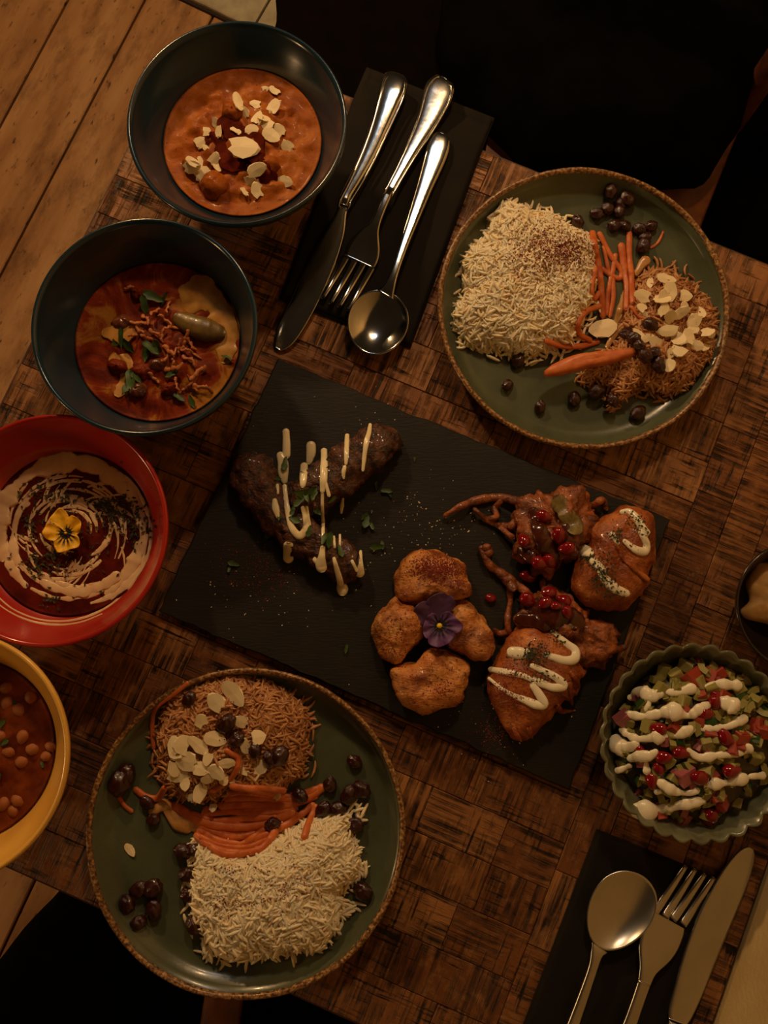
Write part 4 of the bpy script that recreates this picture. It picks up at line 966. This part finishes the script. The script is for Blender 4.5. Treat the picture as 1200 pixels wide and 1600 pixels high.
for lab, grp, its in (('dark glossy raisin left of the near rice heap', 'raisins left of the near rice heap', [((150, 450), 44), ((172, 420), 36), ((245, 520), 26), ((266, 580), 24), ((370, 690), 32), ((404, 685), 26), ((384, 768), 28), ((384, 840), 26), ((405, 945), 30), ((215, 822), 32), ((262, 818), 36), ((175, 872), 32), ((266, 890), 34), ((215, 936), 28)]),
                      ('dark glossy raisin right of the near carrot strips', 'raisins right of the near carrot strips', [((965, 378), 26), ((880, 460), 28), ((948, 492), 34), ((985, 475), 34), ((855, 545), 30), ((905, 540), 30), ((962, 598), 32), ((995, 830), 34)]),
                      ('dark glossy raisin on the near pilaf and carrots', 'raisins on the near pilaf', [((775, 495), 28), ((680, 595), 27), ((520, 245), 34), ((555, 300), 30), ((700, 360), 38), ((672, 370), 30), ((390, 160), 26), ((620, 340), 26)])):
    scatter('raisin', RSN, SB, [(*kB([p])[0], s/2.2222) for p, s in its], lab, 'raisin', grp, .5, .15)
b2_ = [((545, 142), 48), ((490, 178), 40), ((435, 248), 34), ((580, 242), 30), ((560, 250), 24), ((610, 298), 40), ((585, 330), 32), ((640, 420), 48), ((515, 385), 32), ((580, 408), 32), ((690, 505), 22), ((395, 502), 32), ((430, 480), 36), ((475, 525), 24), ((340, 340), 46), ((385, 325), 44), ((420, 320), 40), ((390, 380), 44), ((345, 385), 40), ((420, 400), 38), ((350, 420), 40), ((460, 350), 36), ((480, 410), 36), ((440, 430), 34), ((480, 300), 36), ((375, 450), 26), ((510, 430), 26), ((545, 445), 14)]
flB = scatter('almond_flake', FLK, SB, [(*kB([p])[0], s/2.0) for p, s in b2_], 'pale almond flake piled on the near pilaf', 'almond', 'almond flakes on the near pilaf', .35, .22)
scatter('almond_flake', [FLK[0]], SB, [(*kB([(185, 685)])[0], 26/2.2222, 50)], 'lone almond flake on the bare green of the near plate', 'almond', None, .15, .05)
dust('sumac_powder', Surf([riceB]), [(*kB([(650, 780)])[0], 70, 30, 200), (*kB([(500, 890)])[0], 8, 10, 70), (*kB([(560, 870)])[0], 18, 6, 50), (*kB([(730, 820)])[0], 30, 12, 120), (*kB([(540, 760)])[0], 12, 8, 40)], .00042, 'sumac', 'dark red sumac dusted over the near white rice', 'spice')
dust('sumac_powder', Surf([pilB]), [(*kB([(545, 270)])[0], 22, 18, 200), (*kB([(600, 300)])[0], 14, 14, 80), (*kB([(560, 150)])[0], 16, 10, 40)], .00042, 'sumac', 'dark red sumac dusted over the near pilaf', 'spice', .0024)

# ================================================================== slate board and what lies on it
SZ = .0068
slate = tag(obj('slate_board', slab(pxpoly([(434, 560), (1048, 812), (890, 1234), (247, 955)], SZ), .0006, SZ, .0016, 4, 60, .0014), 'slate', smooth=False), 'dark grey slate serving board in the middle of the table', 'serving board')
k6 = lambda x, y: (320+x/3.529, 620+y/3.529)
def kebab(pts, rad, label, seed):
    q = spl([(*k6(x, y), r/3.529) for (x, y), r in zip(pts, rad)], 60); V, Fc = [], []; n = 40
    C = np.array([P(x, y, SZ) for x, y, r in q]); T = np.gradient(C, axis=0); T /= np.linalg.norm(T, axis=1)[:, None]; S = np.cross(T, (0, 0, 1.))
    for i, (x, y, r) in enumerate(q):
        t = i/(len(q)-1); e = min(1, (min(t, 1-t)*12+.02))**.5; rr = r*pxm(x, y, SZ+.01)*(.25+.75*e)
        for j in range(n):
            a = 2*math.pi*j/n; d = S[i]*math.cos(a)+np.array((0, 0, .72*math.sin(a))); p = C[i]+np.array((0, 0, rr*.62))+d*rr
            s = fbm(p, 80, seed, 5)*.0052+fbm(p, 240, seed+3, 3)*.0022; p = p+d*s
            if p[2] < SZ: p[2] = SZ+.0002
            V.append(p)
    for i in range(len(q)-1):
        for j in range(n): j2 = (j+1) % n; Fc.append((i*n+j, i*n+j2, (i+1)*n+j2, (i+1)*n+j))
    Fc.append(tuple(range(n))); Fc.append(tuple(range((len(q)-1)*n, len(q)*n))[::-1])
    return tag(obj('minced_kebab', (V, Fc), 'kebab'), label, 'kebab')
kb1 = kebab([(210, 330), (270, 430), (350, 570), (450, 700), (580, 800), (700, 880), (790, 930), (860, 960)], [90, 116, 114, 108, 104, 104, 104, 76], 'brown minced kebab pointing down right on the slate board', 1)
kb2 = kebab([(1050, 190), (970, 260), (880, 330), (790, 400), (700, 470), (600, 540), (520, 600), (450, 640)], [84, 108, 118, 124, 126, 118, 106, 66], 'dark charred minced kebab pointing up right on the slate board', 5)
SS = Surf([slate, kb1, kb2])
dz = lambda L: [(tuple(v/3.529 for v in w) if np.ndim(w) else w/3.529, [k6(*p) for p in pts]) for w, pts in L]
for lab, L in (('pale garlic sauce strokes over the upper end of the left kebab', [((38, 44, 40), [(447, 190), (450, 250), (450, 325)]), ((46, 66, 60, 34), [(415, 320), (430, 360), (432, 420), (440, 470)]), (18, [(400, 485), (402, 530)]), ((24, 30, 36, 46, 36, 24), [(440, 490), (452, 600), (480, 720), (525, 765), (560, 710), (540, 610)]), ((28, 44, 30), [(385, 570), (390, 615), (405, 660)]), (22, [(560, 610), (578, 720)])]),
               ('pale garlic sauce strokes over the middle of the crossed kebabs', [((52, 54, 36), [(585, 265), (585, 310), (575, 360)]), ((40, 44, 32), [(548, 375), (545, 430), (540, 490)]), ((40, 42, 40, 26), [(657, 295), (658, 370), (655, 450), (648, 520)]), ((20, 18, 20, 22), [(648, 520), (648, 620), (652, 700), (652, 790)]), (20, [(665, 470), (685, 545)])]),
               ('thin pale garlic sauce strokes over the right end of the upper kebab', [((26, 28, 16), [(785, 210), (782, 290), (778, 370)]), ((20, 24, 14), [(772, 385), (765, 415), (766, 448)]), ((20, 26, 34, 26, 18), [(912, 152), (905, 200), (893, 240), (882, 310), (872, 405)]), ((12, 24, 14), [(762, 560), (756, 600), (752, 640)])]),
               ('pale garlic sauce drips over the lower end of the left kebab', [((54, 64, 60), [(462, 815), (460, 860), (460, 895)]), ((30, 40, 60, 66), [(650, 830), (645, 880), (640, 920), (645, 945)]), (34, [(608, 895), (630, 930)]), ((18, 28, 34, 40), [(712, 890), (728, 950), (742, 1000), (748, 1030)]), ((60, 70, 56), [(752, 1040), (758, 1060), (758, 1075)]), ((14, 26, 48, 56), [(860, 850), (856, 890), (852, 940), (855, 975)]), (18, [(812, 905), (838, 960)]), (14, [(712, 770), (716, 830)]), (12, [(745, 760), (745, 825)])])):
    sauce('garlic_sauce', dz(L), SS, 'garlic', lab, 'sauce', 'sauce_stroke', lift=.25, flat=.5, seed=len(lab), n=12, wob=.18, smooth=14)
scatter('herb_leaf', LEAF, SS, [(*k6(x, y), s/3.529) for x, y, s in [(440, 370, 44), (395, 450, 32), (540, 540, 60), (570, 520, 52), (520, 570, 50), (600, 530, 48), (560, 550, 44), (480, 635, 34), (500, 680, 42), (575, 740, 36), (690, 790, 48), (660, 780, 42), (745, 850, 42), (670, 395, 22), (620, 630, 36), (700, 565, 30), (545, 420, 20), (410, 660, 26)]],
        'chopped green herb leaf on the kebabs', 'herb', 'herb leaves on the kebabs', .5, .4)
scatter('herb_leaf', LEAF, SS, [(*k6(x, y), s/3.529) for x, y, s in [(950, 490, 26), (1005, 520, 36), (1020, 535, 26), (890, 690, 44), (920, 710, 30), (880, 660, 30), (950, 825, 44), (980, 815, 28), (345, 765, 34), (160, 920, 36), (135, 950, 24), (920, 632, 14), (1155, 345, 16)]]+[(540, 1014, 8)],
        'scattered green herb leaf on the bare slate', 'herb', 'herb leaves on the bare slate', .25, .2)

# chicken pieces around a violet pansy
k3 = lambda pts: [(570+x/5.4545, 840+y/5.4545) for x, y in pts]
chick = []
for i, (pts, h, lab) in enumerate([
    ([(272, 500), (290, 330), (340, 200), (500, 90), (650, 95), (780, 150), (858, 240), (870, 340), (930, 485), (850, 520), (750, 545), (650, 530), (540, 540), (420, 560), (320, 560)], .026, 'orange spiced chicken chunk, farthest of the four'),
    ([(84, 700), (150, 600), (250, 518), (310, 560), (440, 566), (480, 640), (505, 740), (495, 860), (430, 960), (290, 1112), (210, 1078), (135, 980), (92, 850)], .025, 'orange spiced chicken chunk, leftmost of the four'),
    ([(690, 700), (760, 570), (900, 550), (960, 640), (1060, 745), (1096, 880), (1060, 1030), (960, 1058), (850, 1010), (720, 950), (690, 850)], .024, 'orange spiced chicken chunk, rightmost of the four'),
    ([(252, 1130), (330, 1085), (440, 1040), (520, 945), (620, 928), (700, 950), (780, 1030), (888, 1140), (870, 1290), (830, 1405), (700, 1440), (560, 1488), (430, 1496), (350, 1450), (280, 1320), (252, 1220)], .027, 'orange spiced chicken chunk, nearest of the four')]):
    V, Fc = blob(k3(pts), SZ+.0002, h, 110, 34, 3.4, .55, .0052, 34, 30+i*3, 4, .35, .03, .84)
    chick.append(tag(obj('chicken_chunk', (V, Fc), 'chicken'), lab, 'chicken'))
SCk = Surf([slate]+chick)
kk = lambda x, y: k3([(x, y)])[0]
dust('sumac_powder', Surf(chick), [(*kk(640, 260), 20, 11, 1200), (*kk(820, 370), 10, 14, 130), (*kk(480, 270), 12, 8, 90), (*kk(190, 980), 14, 10, 120), (*kk(260, 700), 14, 18, 80), (*kk(380, 860), 18, 14, 60), (*kk(690, 1290), 10, 8, 90), (*kk(640, 1200), 30, 30, 120)], .00042, 'sumac', 'dark red sumac dusted over the chicken chunks', 'spice', .0003)
zt = SCk.at(*kk(600, 620))[0][2]
zf = max(SCk.at(*kk(x, y))[0][2] for x, y in ((560, 560), (480, 660), (720, 560), (600, 860), (780, 740)))-.001
pansy('violet_pansy', zf, kk(635, 752), [
    (k3([(600, 720), (500, 745), (440, 740), (402, 680), (425, 595), (500, 540), (570, 570), (610, 650)]), 'pviolet2', 0),
    (k3([(620, 720), (560, 640), (525, 545), (590, 485), (690, 468), (755, 520), (765, 590), (720, 640), (660, 690)]), 'pviolet2', .0008),
    (k3([(630, 740), (600, 650), (540, 660), (500, 740), (496, 820), (530, 862), (585, 840)]), 'pviolet', .0018),
    (k3([(640, 740), (650, 650), (720, 632), (780, 690), (832, 745), (800, 805), (740, 820), (680, 790)]), 'pviolet', .0018),
    (k3([(630, 750), (580, 800), (536, 860), (550, 910), (620, 932), (700, 905), (760, 830), (700, 785), (650, 755)]), 'pviolet', .0028)], 'violet pansy with a yellow throat resting on the chicken', None, .0022)

# fritters
k7 = lambda pts: [(680+x/3.3333, 750+y/3.3333) for x, y in pts]
k8 = lambda pts: [(740+x/4.6154, 930+y/4.6154) for x, y in pts]
k9 = lambda pts: [(560+x/2.4, 740+y/2.4) for x, y in pts]
def lacy(body, h, strands, seed, name, label, z=SZ):
    parts = [blob(body, z+.0002, h, 120, 26, 2.4, .55, .008, 70, seed, 5, .3, .10, .8)]
    for i, (w, pts) in enumerate(strands):
        q = spl(pts, 26); rr = np.interp(np.linspace(0, 1, 26), np.linspace(0, 1, len(w)), w) if np.ndim(w) else np.full(26, float(w))
        rad = np.array([rr[j]/2*pxm(*q[j], z)*(1+.3*fbm((*q[j], 0), .06, seed+i)) for j in range(26)])
        parts.append(tube(np.array([P(*q[j], z+max(rad[j]*.9, .004+.003*math.sin(j*.3+i))) for j in range(26)])+np.array([(0, 0, .0012*fbm((*q[j], 0), .08, seed)) for j in range(26)]), rad, 12, .75))
    return tag(obj(name, join(parts), 'batter2'), label, 'fritter')
fr1 = lacy(k7([(425, 100), (500, 75), (600, 42), (720, 48), (790, 75), (815, 150), (860, 220), (810, 260), (785, 340), (735, 360), (690, 430), (640, 480), (560, 480), (480, 455), (425, 390), (405, 300), (415, 200)]), .024,
    [((8, 13, 12, 13), k7([(50, 185), (130, 140), (220, 105), (330, 90), (440, 110)])), ((7, 9, 10), k7([(205, 150), (260, 200), (330, 240), (400, 300)])), ((8, 10, 8), k7([(340, 110), (310, 150), (320, 190), (280, 200)])), ((8, 12, 12), k7([(330, 235), (390, 240), (430, 200)])), ((10, 14, 12), k7([(760, 110), (820, 130), (870, 105), (890, 150)])), ((10, 12, 9), k7([(700, 70), (760, 160), (830, 230), (900, 190)])), ((10, 12, 10), k7([(490, 140), (510, 220), (480, 290), (440, 330)])), ((9, 12, 9), k7([(600, 200), (560, 280), (540, 330)]))], 41, 'onion_fritter', 'lacy dark onion fritter with a long tail on the slate')
fr2 = lacy(k9([(570, 560), (600, 480), (650, 440), (700, 400), (790, 440), (850, 515), (930, 550), (975, 600), (970, 660), (960, 715), (900, 735), (820, 730), (700, 700), (600, 640)]), .021,
    [((11, 13, 15, 16), k9([(462, 280), (490, 340), (540, 380), (580, 430)])), ((14, 15), k9([(480, 275), (490, 300)])), ((8, 9, 11), k9([(560, 400), (570, 470), (560, 540), (560, 600)])), ((12, 13, 12), k9([(550, 380), (610, 430), (660, 470)])), ((10, 13, 10), k9([(900, 640), (960, 660), (1000, 650)])), ((9, 10, 8), k9([(570, 590), (530, 600), (510, 590)])), ((10, 12), k9([(690, 400), (700, 460)]))], 47, 'onion_fritter', 'lacy dark onion fritter in the middle of the fritter pile')
pk1 = tag(obj('battered_fritter', blob(k7([(716, 560), (720, 500), (738, 400), (790, 330), (800, 255), (860, 212), (930, 182), (980, 132), (1060, 128), (1130, 182), (1148, 260), (1140, 400), (1112, 500), (1118, 545), (1060, 610), (1000, 668), (900, 684), (820, 664), (745, 610)]), SZ+.006, .026, 130, 36, 3.0, .55, .0034, 40, 53, 5, .35, .03, .8), 'batter'), 'smooth golden battered fritter with yoghurt by the slate corner', 'fritter')
pk2 = tag(obj('battered_fritter', blob(k8([(98, 600), (135, 500), (230, 335), (320, 245), (430, 203), (560, 218), (680, 292), (755, 380), (772, 470), (805, 545), (770, 620), (760, 720), (712, 780), (670, 765), (600, 850), (500, 955), (430, 1025), (335, 1048), (255, 990), (190, 880), (112, 740)]), SZ+.003, .028, 130, 36, 3.0, .55, .0026, 34, 57, 5, .35, .03, .8), 'batter'), 'large golden battered fritter with yoghurt zigzag, nearest on the slate', 'fritter')
# crisp crumbs of batter along its right side stay part of the fritter
for i, pts in enumerate(([(770, 480), (800, 540), (780, 590)], [(700, 560), (750, 640), (740, 720)], [(600, 800), (640, 835), (730, 832)], [(690, 640), (700, 740), (712, 790)], [(290, 960), (320, 1020), (345, 1050)], [(400, 960), (410, 1000), (425, 1030)])):
    obj('batter_crumb', drizzle([((10, 8, 3), k8(pts))], Surf([slate, pk2]), .3, .8, i, 9, .4), 'batter', pk2)
pa, pb, pc = k7([(935, 330), (985, 420), (1105, 520)])
obj('batter_fold', drizzle([((5, 6, 6, 9), [pa, k7([(960, 370)])[0], pb, pc])], Surf([pk1]), .2, .8, 3, 9, .3), 'batter', pk1)
SF = Surf([slate, fr1, fr2])
gl = tag(obj('tamarind_glaze', drizzle([((16, 30, 26, 14), k7([(510, 160), (560, 300), (620, 400), (660, 450)])), ((12, 22, 14), k7([(680, 240), (700, 340), (720, 380)])), ((20, 44, 30), k9([(620, 490), (720, 520), (820, 560)])), ((14, 26, 16), k9([(600, 545), (690, 555), (760, 560)])), ((12, 22, 12), k7([(440, 360), (500, 400), (560, 440)]))], SF, .1, .3, 6, 14, .5), 'glaze'), 'shiny dark red glaze poured over the onion fritters', 'sauce')
chu = sauce('green_chutney', [((24, 38, 36, 22), k7([(640, 110), (675, 165), (705, 215), (730, 265)])), ((4, 5, 4), k7([(545, 150), (580, 165), (600, 180)])), ((4, 6, 4), k7([(550, 210), (548, 260), (545, 290)])), ((5, 7, 5), k9([(600, 470), (640, 500), (660, 530)])), ((5, 8, 5), k9([(670, 480), (690, 520), (720, 520)])), ((5, 8, 6), k9([(770, 520), (780, 560), (800, 575)]))], SF, 'chutney', 'olive green chutney on the onion fritters', 'chutney', 'chutney_spot', lift=.05, flat=.16, seed=8, n=12, wob=.4)
SF2 = Surf([slate, fr1, fr2, pk1, pk2, gl, *chu.children])
scatter('pomegranate_seed', ARL, SF2, [(*k7([p])[0], s/3.33, a) for p, s, a in [((568, 190), 40, 20), ((645, 290), 42, 80), ((685, 358), 42, 170), ((595, 425), 40, 60), ((545, 432), 42, 20), ((480, 502), 40, 190), ((485, 625), 44, 30), ((592, 588), 40, 170), ((670, 627), 38, 200), ((572, 640), 36, 150), ((460, 312), 36, 240), ((690, 690), 34, 70), ((630, 655), 28, 20)]],
        'shiny red pomegranate seed on the onion fritters', 'pomegranate seed', 'pomegranate seeds on the fritters', .5, .3)
scatter('pomegranate_seed', ARL, SF2, [(*k7([(290, 616)])[0], 28/3.33, 10)], 'lone pomegranate seed on the slate beside the chicken', 'pomegranate seed', None, .6, .1)
SP1, SP2 = Surf([slate, pk1]), Surf([slate, pk2])
sauce('yoghurt_drizzle', [((9, 11, 12, 13, 12, 10, 12, 13, 12, 8), k7([(972, 168), (1010, 165), (1050, 200), (1080, 250), (1105, 280), (1070, 270), (1100, 330), (1090, 372), (1040, 360), (985, 318)])), ((9, 11, 7), k7([(920, 280), (935, 300), (950, 330)])), ((20, 22, 14), k7([(750, 375), (780, 370), (808, 385)])), ((12, 14, 15, 16, 15, 11), k7([(820, 420), (860, 460), (880, 510), (930, 560), (970, 580), (1000, 592)]))], SP1, 'yog', 'white yoghurt drizzle on the fritter by the slate corner', 'yoghurt', 'yoghurt_stroke', lift=.2, flat=.55, seed=3, n=12, wob=.12, smooth=12)
sauce('yoghurt_drizzle', [((17, 18, 14), k8([(270, 410), (330, 418), (400, 420)])), ((8, 12, 14, 16, 15, 12, 8), k8([(510, 430), (580, 450), (660, 472), (725, 460), (730, 400), (660, 345), (570, 260)])), ((9, 11, 9, 8, 12, 13, 14, 12, 9), k8([(120, 535), (240, 555), (350, 580), (400, 600), (480, 630), (570, 665), (650, 655), (590, 590), (420, 508)])), ((5, 6, 8, 12, 14, 15, 14, 11), k8([(110, 600), (200, 670), (290, 725), (370, 755), (450, 790), (510, 785), (470, 710), (425, 650)]))], SP2, 'yog', 'white yoghurt zigzag on the nearest fritter', 'yoghurt', 'yoghurt_stroke', lift=.2, flat=.55, seed=5, n=12, wob=.12, smooth=12)
hpts = []
S8 = Surf([pk1, pk2])
for (x, y), sx, sy, n in ((k8([(430, 420)])[0], 13, 9, 190), (k8([(620, 290)])[0], 12, 8, 80), (k8([(470, 590)])[0], 14, 5, 40), (k7([(790, 400)])[0], 7, 7, 90), (k7([(870, 500)])[0], 10, 14, 150), (k7([(1040, 230)])[0], 10, 8, 60), (k7([(930, 290)])[0], 6, 8, 40), (k7([(930, 580)])[0], 10, 5, 30)):
    for _ in range(n): p, nn = S8.at(rng.normal(x, sx), rng.normal(y, sy)); hpts.append(p+np.array((0, 0, .003)))
tag(obj('chopped_herb', flakes(hpts, .0011), 'dryherb', smooth=False), 'dried herb sprinkled over the yoghurt on the fritters', 'herb', kind='stuff')
dust('sumac_powder', S8, [(*k8([(260, 560)])[0], 13, 5, 150), (*k8([(210, 680)])[0], 16, 8, 200), (*k8([(310, 730)])[0], 10, 5, 60), (*k7([(900, 400)])[0], 12, 10, 60), (*k7([(1020, 330)])[0], 12, 8, 50)], .00042, 'sumac', 'dark red sumac dusted over the battered fritters', 'spice', .0022)
SLs = Surf([slate])
dust('sumac_powder', SLs, [(*k6(270, 940), 34, 24, 260), (*k6(380, 1010), 30, 20, 120), (800, 1125, 26, 26, 260), (770, 1150, 20, 14, 120)], .0004, 'sumac', 'fine red spice dusted on the bare slate', 'spice', .0002)
dust('salt_grains', SLs, [(630, 810, 46, 40, 70), (700, 820, 30, 20, 50), (400, 940, 50, 30, 40), (780, 1120, 40, 40, 50), (600, 900, 60, 80, 40), (560, 650, 60, 20, 16)], .00042, 'salt', 'tiny pale salt grains scattered on the slate', 'salt', .0003)

# ================================================================== scalloped bowl of chopped salad
RS, HS = .0728, .046
cs = P(1090, 1160, HS); cs = np.array((cs[0], cs[1], 0)); sb = empty('scalloped_bowl', (cs[0], cs[1], 0), 'grey-green scalloped bowl of chopped salad', 'bowl')
NFL = 30
def sc(a, k_):
    f = abs(math.sin(a*NFL/2)); s = SCA[k_]; return 1+s*(f-.6), s*.05*(f-.6)
prof_s = [(.001, .002), (.028, .002), (.030, 0), (.034, .001), (RS*.78, .014), (RS*.95, .034), (RS, HS-.001), (RS-.001, HS), (RS-.0028, HS-.001), (RS*.91, .034), (RS*.74, .0165), (.03, .0065), (.001, .006)]
SCA = [0, 0, 0, 0, .02, .036, .042, .042, .042, .044, .04, .0, 0]
obj('bowl_body', lathe(prof_s, cs, 30*10, sc), 'celadon', sb)
ks = lambda pts: [(900+x/3.2, 840+y/3.2) for x, y in pts]
heap = blob([(1090+127*math.cos(a), 1158+126*math.sin(a)) for a in np.linspace(0, 2*math.pi, 17)[:-1]], .012, .036, 60, 16, 2.6, .6, .003, 60, 71)
heap_t = BVHTree.FromPolygons([tuple(v) for v in heap[0]], heap[1])
def dice_mesh(i, mat, sk=None):
    V, Fc = box((-.5, -.4, -.35), (.5, .4, .35), .08); V = V*(1+.12*np.random.default_rng(i).normal(size=V.shape)); return mk_mesh('dice', V, Fc, mat, False)
def wedge_mesh(i):
    r0, V, Fc, n = .55, [], [], 6
    for zz in (-.35, .35):
        for r in (r0, 1.0):
            for j in range(n): a = -.55+1.1*j/(n-1); V.append((r*math.cos(a)-.75, r*math.sin(a), zz))
    for l in (0, 1):
        b = l*2*n
        for j in range(n-1): Fc.append((b+j, b+j+1, b+n+j+1, b+n+j) if l else (b+n+j, b+n+j+1, b+j+1, b+j))
    for j in range(n-1): Fc.append((j, j+1, 2*n+j+1, 2*n+j)); Fc.append((3*n+j, 3*n+j+1, n+j+1, n+j))
    Fc += [(0, n, 3*n, 2*n), (n-1, 3*n-1, 4*n-1, 2*n-1)]
    me = mk_mesh('cucumber_dice', V, Fc, 'cucumber', False); me.materials.append(MAT['cskin'])
    for p in me.polygons:
        if all(i_ % (2*n) >= n for i_ in p.vertices): p.material_index = 1
    return me
DCU = [wedge_mesh(0), dice_mesh(1, 'cucumber'), wedge_mesh(2)]; DTO = [dice_mesh(4, 'tomato'), dice_mesh(5, 'tomato')]; DON = [dice_mesh(7, 'redonion')]
sal = [('cucumber_dice', DCU, 'cucumber', 'pale green cucumber dice in the scalloped salad bowl', 'cucumber dice in the salad', 200), ('tomato_dice', DTO, 'tomato', 'red tomato dice in the scalloped salad bowl', 'tomato dice in the salad', 24), ('red_onion_dice', DON, 'onion', 'purple red onion bit in the scalloped salad bowl', 'red onion bits in the salad', 20)]
r_ = np.random.default_rng(12)
salad = []
def heap_at(x, y, low=.012):
    h_ = heap_t.ray_cast(Vector((0, 0, H)), ray(x, y).normalized()); return np.array(h_[0]) if h_[0] is not None else P(x, y, .016)
bits = []
for nm, mm, ct, lb, gp, n in sal: bits += [(nm, mm, ct, lb, gp)]*n
r_.shuffle(bits)
fixed = {'tomato_dice': ks([(590, 700), (660, 690), (720, 680), (760, 1050), (905, 940), (930, 970), (780, 1410), (730, 1330), (690, 1280), (820, 990)]), 'red_onion_dice': ks([(320, 1280), (250, 920), (540, 1180), (700, 1290)])}
for nm, mm, ct, lb, gp in bits:
    if fixed.get(nm): x, y = fixed[nm].pop(); big_ = 1.35
    else:
        rr = 131*math.sqrt(r_.random()); a = r_.uniform(0, 6.28); x, y = 1088+rr*math.cos(a), 1158+rr*math.sin(a); big_ = 1
        if nm == 'tomato_dice' and x < 1040 and r_.random() < .8: x += 80
    p = heap_at(x, y); s = r_.uniform(.0075, .0115)*big_
    o = inst(nm, mm[r_.integers(len(mm))], P(x, y, p[2]+r_.uniform(-.0005, .0045)), (r_.normal(0, .5), r_.normal(0, .5), r_.uniform(0, 6.28)), s)
    tag(o, lb, ct, gp); salad.append(o)
heapo = tag(obj('salad_base', heap, 'saladbase'), 'chopped cucumber packed beneath the salad topping', 'salad', kind='stuff')
hs_ = Surf([heapo], .026)
scatter('pomegranate_seed', ARL, hs_, [(*ks([p])[0], s/3.2, a) for p, s, a in [((605, 625), 26, 90), ((695, 830), 42, 70), ((655, 880), 40, 10), ((410, 955), 40, 200), ((745, 995), 42, 240), ((525, 1075), 40, 10), ((440, 1100), 40, 350), ((415, 1155), 32, 60), ((380, 1215), 40, 90), ((615, 1200), 46, 200), ((780, 1165), 44, 350), ((680, 1395), 42, 70), ((320, 1060), 26, 20), ((700, 790), 30, 40), ((660, 1420), 30, 50)]],
        'shiny red pomegranate seed on the salad', 'pomegranate seed', 'pomegranate seeds on the salad', .95, .3)
yl = [((15, 20, 18, 14), [(270, 800), (320, 775), (380, 790), (420, 780)]), ((8, 12, 12), [(450, 770), (510, 775), (580, 755)]), ((10, 14, 16, 14), [(620, 760), (690, 735), (740, 735), (805, 740)]), ((14, 16, 14, 22, 18, 14, 10), [(260, 885), (340, 895), (420, 880), (480, 870), (560, 890), (610, 865), (665, 835)]), ((16, 22, 14), [(730, 820), (780, 840), (800, 860)]), ((12, 14, 18, 14, 13, 14, 14, 13), [(225, 960), (300, 1005), (390, 1000), (500, 995), (570, 960), (660, 955), (760, 945), (845, 905)]), ((20, 26, 18), [(205, 1015), (222, 1050), (240, 1080)]), ((12, 16, 10), [(240, 1050), (290, 1040), (310, 1010)]), ((12, 14, 12, 12), [(270, 1105), (320, 1095), (370, 1090), (400, 1070)]), ((10, 12, 14, 12, 12, 16), [(560, 1065), (620, 1100), (700, 1090), (780, 1080), (830, 1070), (865, 1055)]), ((9, 10, 8), [(205, 1165), (225, 1160), (270, 1140)]), ((12, 12), [(350, 1130), (355, 1170)]), ((12, 14, 16, 14, 13, 16), [(420, 1225), (500, 1270), (580, 1275), (650, 1240), (760, 1225), (845, 1205)]), ((24, 26, 18, 14, 10), [(300, 1365), (370, 1370), (440, 1355), (540, 1335), (635, 1315)]), ((10, 14), [(870, 1195), (935, 1190)]), ((10, 12, 10), [(350, 860), (365, 830), (370, 800)]), ((9, 10), [(400, 1270), (470, 1270)])]
sauce('yoghurt_drizzle', [(w_, ks(p)) for w_, p in yl], hs_, 'yog', 'white yoghurt drizzled in lines over the salad', 'yoghurt', 'yoghurt_stroke', lift=.6, flat=.5, seed=9, n=12, wob=.8, zoff=.0045)
